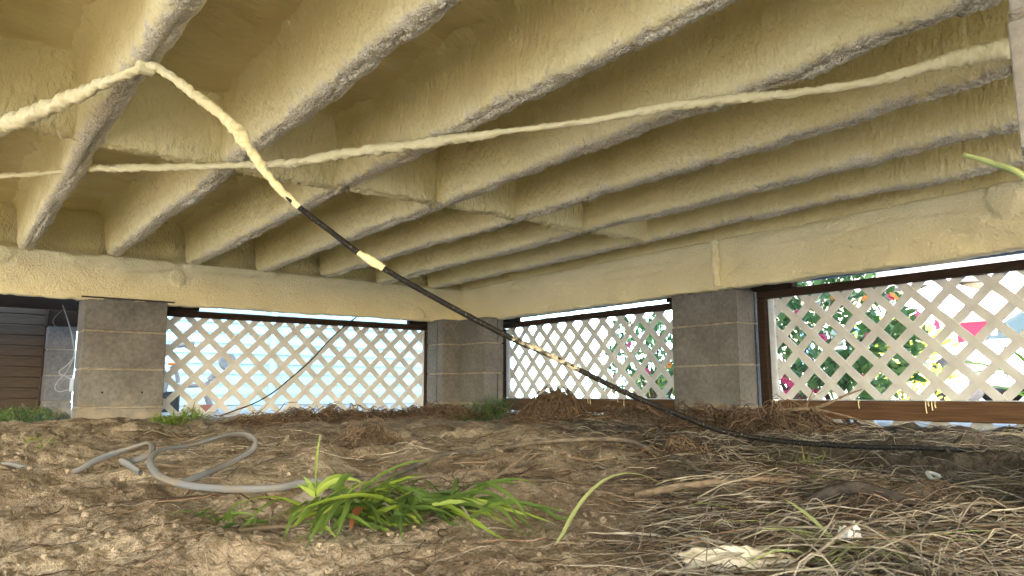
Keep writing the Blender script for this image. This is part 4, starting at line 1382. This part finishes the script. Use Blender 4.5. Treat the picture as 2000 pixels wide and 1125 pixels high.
box('housing', (1.74, 8.55, -0.06), (2.12, 8.75, 0.17), 'black_plastic', mc, 0.02)
me = bpy.data.meshes.new('round_plate')
bm = bmesh.new()
bmesh.ops.create_cone(bm, cap_ends=True, segments=28, radius1=0.11, radius2=0.10, depth=0.03)
bm.to_mesh(me)
bm.free()
o = link('round_plate', me, 'machine_grey', mc)
o.location = Vector((2.62, 8.6, 0.50)) - Vector(MT)
o.rotation_euler = (math.radians(70), math.radians(25), 0)
brick = box('brick', (2.14, 8.35, -0.06), (2.40, 8.48, 0.03), 'brick_red', None, 0.006)
tag(brick, 'red brick on the ground beside the grey machine', 'brick')


# ------------------------------------------------------------------ bushes and plants outside the right-hand lattice
def leaf_cloud(n, centre, rad, size, rg, shell=0.55, clump_s=5.0, seed=0):
    C = np.array(centre)
    out = []
    cnt = 0
    pts = []
    while cnt < n:
        p = rg.uniform(-1, 1, (n * 3, 3))
        q = np.linalg.norm(p, axis=1)
        keep = (q < 1.0) & (q > shell * rg.uniform(0, 1, len(q)))
        w = vn(p[:, 0] * clump_s * 0.6, p[:, 1] * clump_s * 0.6, p[:, 2] * clump_s * 0.6, 900 + seed)
        keep &= (w > -0.25 - 0.3 * rg.uniform(0, 1, len(q))) & (q < 0.78 + 0.3 * w)
        pts.append(p[keep])
        cnt += keep.sum()
    p = np.vstack(pts)[:n]
    P = C + p * np.array(rad)
    m = len(P)
    d = p + rg.normal(0, 0.6, (m, 3))
    d[:, 2] += 0.25
    d /= np.linalg.norm(d, axis=1, keepdims=True)
    s = np.cross(d, rg.normal(0, 1, (m, 3)))
    s /= np.linalg.norm(s, axis=1, keepdims=True)
    u = np.cross(s, d)
    L = size * rg.uniform(0.6, 1.3, m)[:, None]
    W = L * 0.26
    V = np.stack([P, P + d * L * 0.35 + s * W + u * L * 0.08, P + d * L * 0.45 - u * L * 0.02, P + d * L * 0.35 - s * W + u * L * 0.08, P + d * L - u * L * 0.1, P + d * L * 0.75 + s * W * 0.7, P + d * L * 0.75 - s * W * 0.7], 1)
    f = np.array([[0, 1, 2], [0, 2, 3], [1, 5, 2], [2, 5, 4], [2, 4, 6], [2, 6, 3]])
    F = (f[None] + (np.arange(m) * 7)[:, None, None]).reshape(-1, 3)
    return V.reshape(-1, 3), F, P


def flower_mesh(name):
    V, F = [], []
    for k in range(6):
        a = k * math.pi / 3
        c, s = math.cos(a), math.sin(a)
        b0 = len(V)
        for (r, w, z) in ((0.0, 0.12, 0.0), (0.5, 0.42, 0.22), (0.9, 0.40, 0.10), (1.05, 0.1, -0.02)):
            for sg in (-1, 0, 1):
                x, y = r, sg * w
                V.append((x * c - y * s, x * s + y * c, z - (0.08 if sg == 0 else 0)))
        for i in range(3):
            for j in range(2):
                F.append((b0 + i * 3 + j, b0 + i * 3 + j + 1, b0 + i * 3 + 4 + j, b0 + i * 3 + 3 + j))
    me = bpy.data.meshes.new(name)
    me.from_pydata(V, [], F)
    me.update()
    return me


FM = {}
for mm in ('petal', 'petal_orange'):
    FM[mm] = flower_mesh('flower_' + mm)
    FM[mm].materials.append(MATS[mm])


def bush(label, base, rad, hc, n, leaf, seed, flowers=(), m='bush_leaf', fsz=0.028, stems=9, shell=0.5, side=-1):
    r3 = np.random.default_rng(seed)
    t = thing('flowering_bush' if flowers else 'shrub', label, 'bush', base)
    V, F, P = leaf_cloud(n, (0, 0, hc), rad, leaf, r3, shell=shell, seed=seed)
    o = link('crown', np_mesh('crown', V, F), m, t)
    parts = []
    for k in range(stems):
        e = P[r3.integers(len(P))]
        e = e * 0.9
        mid = np.array([e[0] * 0.35 + r3.normal(0, 0.03), e[1] * 0.35 + r3.normal(0, 0.03), e[2] * 0.5])
        c = spline([(0.05 * r3.normal(), 0.05 * r3.normal(), -0.03), mid, e], 10)
        parts.append(tubes(c[None], np.linspace(0.012, 0.003, 10)[None], 5))
    strand_obj('stems', parts, 'bark', None, t)
    for mm, cnt, spot in flowers:
        for k in range(cnt):
            if spot is None:
                q = r3.normal(0, 1, 3)
                q[0] = -abs(q[0])
                q /= np.linalg.norm(q)
                p = np.array([0, 0, hc]) + q * np.array(rad) * r3.uniform(0.75, 0.98)
            else:
                p = np.array(spot) + r3.normal(0, 1, 3) * np.array([0.04, 0.06, 0.06])
                q = np.array([-1, r3.normal(0, 0.5), r3.normal(0.2, 0.4)])
            fo = bpy.data.objects.new('flower', FM[mm])
            COL.objects.link(fo)
            fo.parent = t
            fo.location = p
            fo.rotation_euler = Vector(q).to_track_quat('Z', 'Y').to_euler()
            s = fsz * r3.uniform(0.7, 1.2)
            fo.scale = (s, s, s)
    return t


bush('dense green bush with pink blossoms behind the lattice right of the pier', (4.35, 2.35, -0.05), (0.42, 0.62, 0.50), 0.50, 1500, 0.075, 51,
     [('petal', 22, None), ('petal', 26, (-0.34, 0.34, 0.36)), ('petal', 12, (-0.38, 0.12, 0.22)), ('petal_orange', 7, None)])
bush('airy bush with scattered pink and orange blooms beyond the lattice by the corner', (4.75, 4.15, -0.05), (0.42, 0.62, 0.46), 0.46, 800, 0.07, 52,
     [('petal', 26, None), ('petal_orange', 20, None)], stems=14, shell=0.2)
bush('yellow-green shrub in front of the parked car', (7.4, 3.35, -0.05), (0.5, 0.55, 0.50), 0.50, 1300, 0.07, 53, m='lime_leaf', shell=0.3)
bush('low yellow-leaved shrub beyond the airy blooming bush', (6.4, 5.2, -0.05), (0.6, 0.7, 0.30), 0.22, 900, 0.07, 54, m='lime_leaf', shell=0.3)
bush('tall thin shrub with sparse twigs rising behind the blooming bushes', (5.4, 3.3, -0.05), (0.5, 0.9, 0.75), 0.75, 420, 0.06, 55, stems=26, shell=0.1)
# strap-leaved plant close to the lattice
sp = thing('strap_leaf_plant', 'strap-leaved lime plant just outside the lattice near the parked car', 'plant', (4.1, 1.16, -0.05))
r4 = np.random.default_rng(61)
for k in range(16):
    V, F = blade_np((4.1, 1.16, -0.03), r4.uniform(-math.pi, math.pi), r4.uniform(0.35, 0.6), r4.uniform(0.03, 0.045), r4.uniform(0.9, 1.45), r4.uniform(0.9, 1.9), r4, S=9)
    link('leaf', np_mesh('leaf', V - np.array(sp.location), F), 'strap_leaf', sp, True)

# ------------------------------------------------------------------ driveway, car, house across
dr = box('driveway', (10.4, -6, -0.09), (15.0, 14, -0.036), 'driveway', None, 0)
dr['kind'] = 'structure'


def car(label, x, y, m):
    """hatchback parked along +Y, its left side towards -X; origin under the centre"""
    t = thing('parked_car', label, 'car', (x, y, -0.036))
    # side outline stations: (l, z_low, z_belt)
    st = [(-2.15, 0.42, 0.74, 0.62), (-2.05, 0.30, 0.92, 0.78), (-1.6, 0.24, 0.98, 0.86), (-0.6, 0.22, 0.98, 0.88), (0.5, 0.22, 0.98, 0.88), (0.95, 0.22, 0.96, 0.88), (1.5, 0.24, 0.88, 0.86), (1.95, 0.28, 0.74, 0.78), (2.15, 0.34, 0.60, 0.62)]
    ring = []
    for (l, zl, zb, hw) in st:
        zm = (zl + zb) / 2
        ring.append([(-hw * 0.90, l, zl), (-hw, l, zl + 0.1), (-hw * 1.01, l, zm), (-hw * 0.98, l, zb - 0.06), (-hw * 0.86, l, zb), (0, l, zb + 0.03),
                     (hw * 0.86, l, zb), (hw * 0.98, l, zb - 0.06), (hw * 1.01, l, zm), (hw, l, zl + 0.1), (hw * 0.90, l, zl), (0, l, zl - 0.02)])
    V = np.array(ring).reshape(-1, 3)
    me = np_mesh('body', V, grid_faces(len(st), 12, wrap=True))
    bm = bmesh.new()
    bm.from_mesh(me)
    bm.verts.ensure_lookup_table()
    bm.faces.new([bm.verts[i] for i in range(12)])
    bm.faces.new([bm.verts[len(V) - 12 + i] for i in range(12)][::-1])
    bmesh.ops.recalc_face_normals(bm, faces=bm.faces[:])
    bm.to_mesh(me)
    bm.free()
    body = link('body', me, m, t, True)
    md = body.modifiers.new('smooth', 'SUBSURF')
    md.levels = md.render_levels = 2
    # greenhouse: glass volume with roof and pillars
    gs = [(-1.75, 0.95, 0.80), (-1.25, 1.42, 0.62), (-0.3, 1.50, 0.62), (0.25, 1.44, 0.62), (1.05, 0.95, 0.78)]
    lower = [(-1.75, 0.80), (-1.25, 0.83), (-0.3, 0.85), (0.25, 0.85), (1.05, 0.80)]
    V, F = [], []
    for (l, z, hw), (l2, hb) in zip(gs, lower):
        V += [(-hb, l2, 0.93), (-hw, l, z), (hw, l, z), (hb, l2, 0.93)]
    for i in range(4):
        for j in range(3):
            F.append((i * 4 + j, i * 4 + j + 1, i * 4 + 5 + j, i * 4 + 4 + j))
    me = bpy.data.meshes.new('windows')
    me.from_pydata(V, [], F)
    me.update()
    link('window_glass', me, 'window_glass', t)
    rf = [np.array([(-0.60, -1.27, 1.425), (-0.63, -0.3, 1.515), (-0.60, 0.27, 1.45)]), np.array([(0, -1.30, 1.45), (0, -0.3, 1.535), (0, 0.29, 1.47)]), np.array([(0.60, -1.27, 1.425), (0.63, -0.3, 1.515), (0.60, 0.27, 1.45)])]
    o = link('roof', np_mesh('roof', np.array(rf).reshape(-1, 3), grid_faces(3, 3)), m, t, True)
    md = o.modifiers.new('thick', 'SOLIDIFY')
    md.thickness = 0.03
    for sx in (-1, 1):
        for a, b_ in (((0.81, 1.02, 0.95), (0.63, 0.26, 1.45)), ((0.86, -0.38, 0.95), (0.645, -0.36, 1.50)), ((0.84, -1.42, 0.95), (0.63, -1.25, 1.43))):
            tube_obj('pillar', [(sx * a[0], a[1], a[2]), (sx * (a[0] + b_[0]) / 2 * 1.01, (a[1] + b_[1]) / 2, (a[2] + b_[2]) / 2), (sx * b_[0], b_[1], b_[2])], 0.028, m, t, 8, 6)
        mir = link('mirror', box_mesh('mirror', (0.14, 0.07, 0.11), 0.025, 2), m, t, True)
        mir.location = (sx * 0.96, 0.72, 1.02)
        hl = link('headlight', box_mesh('headlight', (0.30, 0.16, 0.10), 0.03, 2), 'lamp_lens', t, True)
        hl.location = (sx * 0.56, 1.98, 0.68)
        box_o = link('door_handle', box_mesh('door_handle', (0.03, 0.14, 0.025), 0.006), 'rim', t)
        box_o.location = (sx * 0.895, -0.2, 0.82)
        seam = link('door_seam', box_mesh('door_seam', (0.01, 0.012, 0.55), 0), 'black_plastic', t)
        seam.location = (sx * 0.884, 0.62, 0.62)
        for ly in (-1.32, 1.30):
            w = bpy.data.objects.new('wheel', None)
            COL.objects.link(w)
            w.parent = t
            w.location = (sx * 0.80, ly, 0.31)
            for nm, r1, dep, mm, off in (('arch', 0.385, 0.14, 'black_plastic', 0.02), ('tyre', 0.315, 0.2, 'tyre', 0.02), ('rim', 0.20, 0.205, 'rim', 0.022)):
                me = bpy.data.meshes.new(nm)
                bm = bmesh.new()
                bmesh.ops.create_cone(bm, cap_ends=True, segments=28, radius1=r1, radius2=r1, depth=dep)
                bmesh.ops.bevel(bm, geom=[e for e in bm.edges if abs(e.verts[0].co.z - e.verts[1].co.z) < 1e-5 and len(e.link_faces) == 2], offset=0.02, segments=2, affect='EDGES')
                bm.to_mesh(me)
                bm.free()
                q = link(nm, me, mm, w, True)
                q.rotation_euler = (0, math.pi / 2, 0)
                q.location = (sx * off, 0, 0.03 if nm == 'arch' else 0)
    link('bumper', box_mesh('bumper', (1.5, 0.12, 0.16), 0.04, 2), 'black_plastic', t, True).location = (0, 2.12, 0.42)
    return t


car('white car parked on the driveway beyond the lime shrub', 12.85, 3.35, 'car_paint')

hr = thing('red_door_house', 'cream house with a red door and blue shutters across the driveway', 'house', (24.0, 8.0, -0.05))
box('wall', (24.0, -4, -0.05), (30, 18, 3.3), 'wall_cream', hr, 0)
HT = Vector(hr.location)
gable = [(23.2, -5, 3.3), (31, -5, 3.3), (27, -5, 5.6)]
prism('roof', [Vector(p) - HT for p in gable], (0, 24, 0), 'roof_shingle', hr)
pg = [(22.6, 6.6, 2.35), (22.6, 11.4, 2.35), (22.6, 9.0, 3.3)]
prism('porch_gable', [Vector(p) - HT for p in pg], (1.39, 0, 0), 'trim_white', hr)
for yy in (6.8, 11.1):
    box('porch_post', (22.65, yy, -0.05), (22.8, yy + 0.15, 2.34), 'trim_white', hr, 0)
dd = box('door', (23.955, 8.2, 0.1), (23.998, 9.15, 2.15), 'door_red', hr, 0)
hn = link('handle', box_mesh('handle', (0.05, 0.05, 0.12), 0.01), 'rim', dd)
hn.location = (-0.04, -0.38, 0)
box('door_frame', (23.965, 8.08, 0.1), (23.995, 8.19, 2.26), 'trim_white', hr, 0)
box('door_frame', (23.965, 9.16, 0.1), (23.995, 9.27, 2.26), 'trim_white', hr, 0)
for y0 in (4.2, 12.6, -0.6):
    w = box('window', (23.96, y0, 0.9), (23.997, y0 + 1.2, 2.3), 'trim_white', hr, 0)
    for a, b_ in ((-0.28, -0.34), (0.28, -0.34), (-0.28, 0.34), (0.28, 0.34)):
        q = link('pane', box_mesh('pane', (0.01, 0.48, 0.58), 0), 'window_glass', w)
        q.location = (-0.022, a, b_)
    for yy in (y0 - 0.5, y0 + 1.24):
        s = box('shutter', (23.955, yy, 0.88), (23.997, yy + 0.46, 2.32), 'shutter_blue', hr, 0)
        for k in range(8):
            q = link('louvre', box_mesh('louvre', (0.012, 0.36, 0.06), 0), 'shutter_blue', s)
            q.location = (-0.026, 0, -0.6 + k * 0.17)
            q.rotation_euler = (0, 0.5, 0)
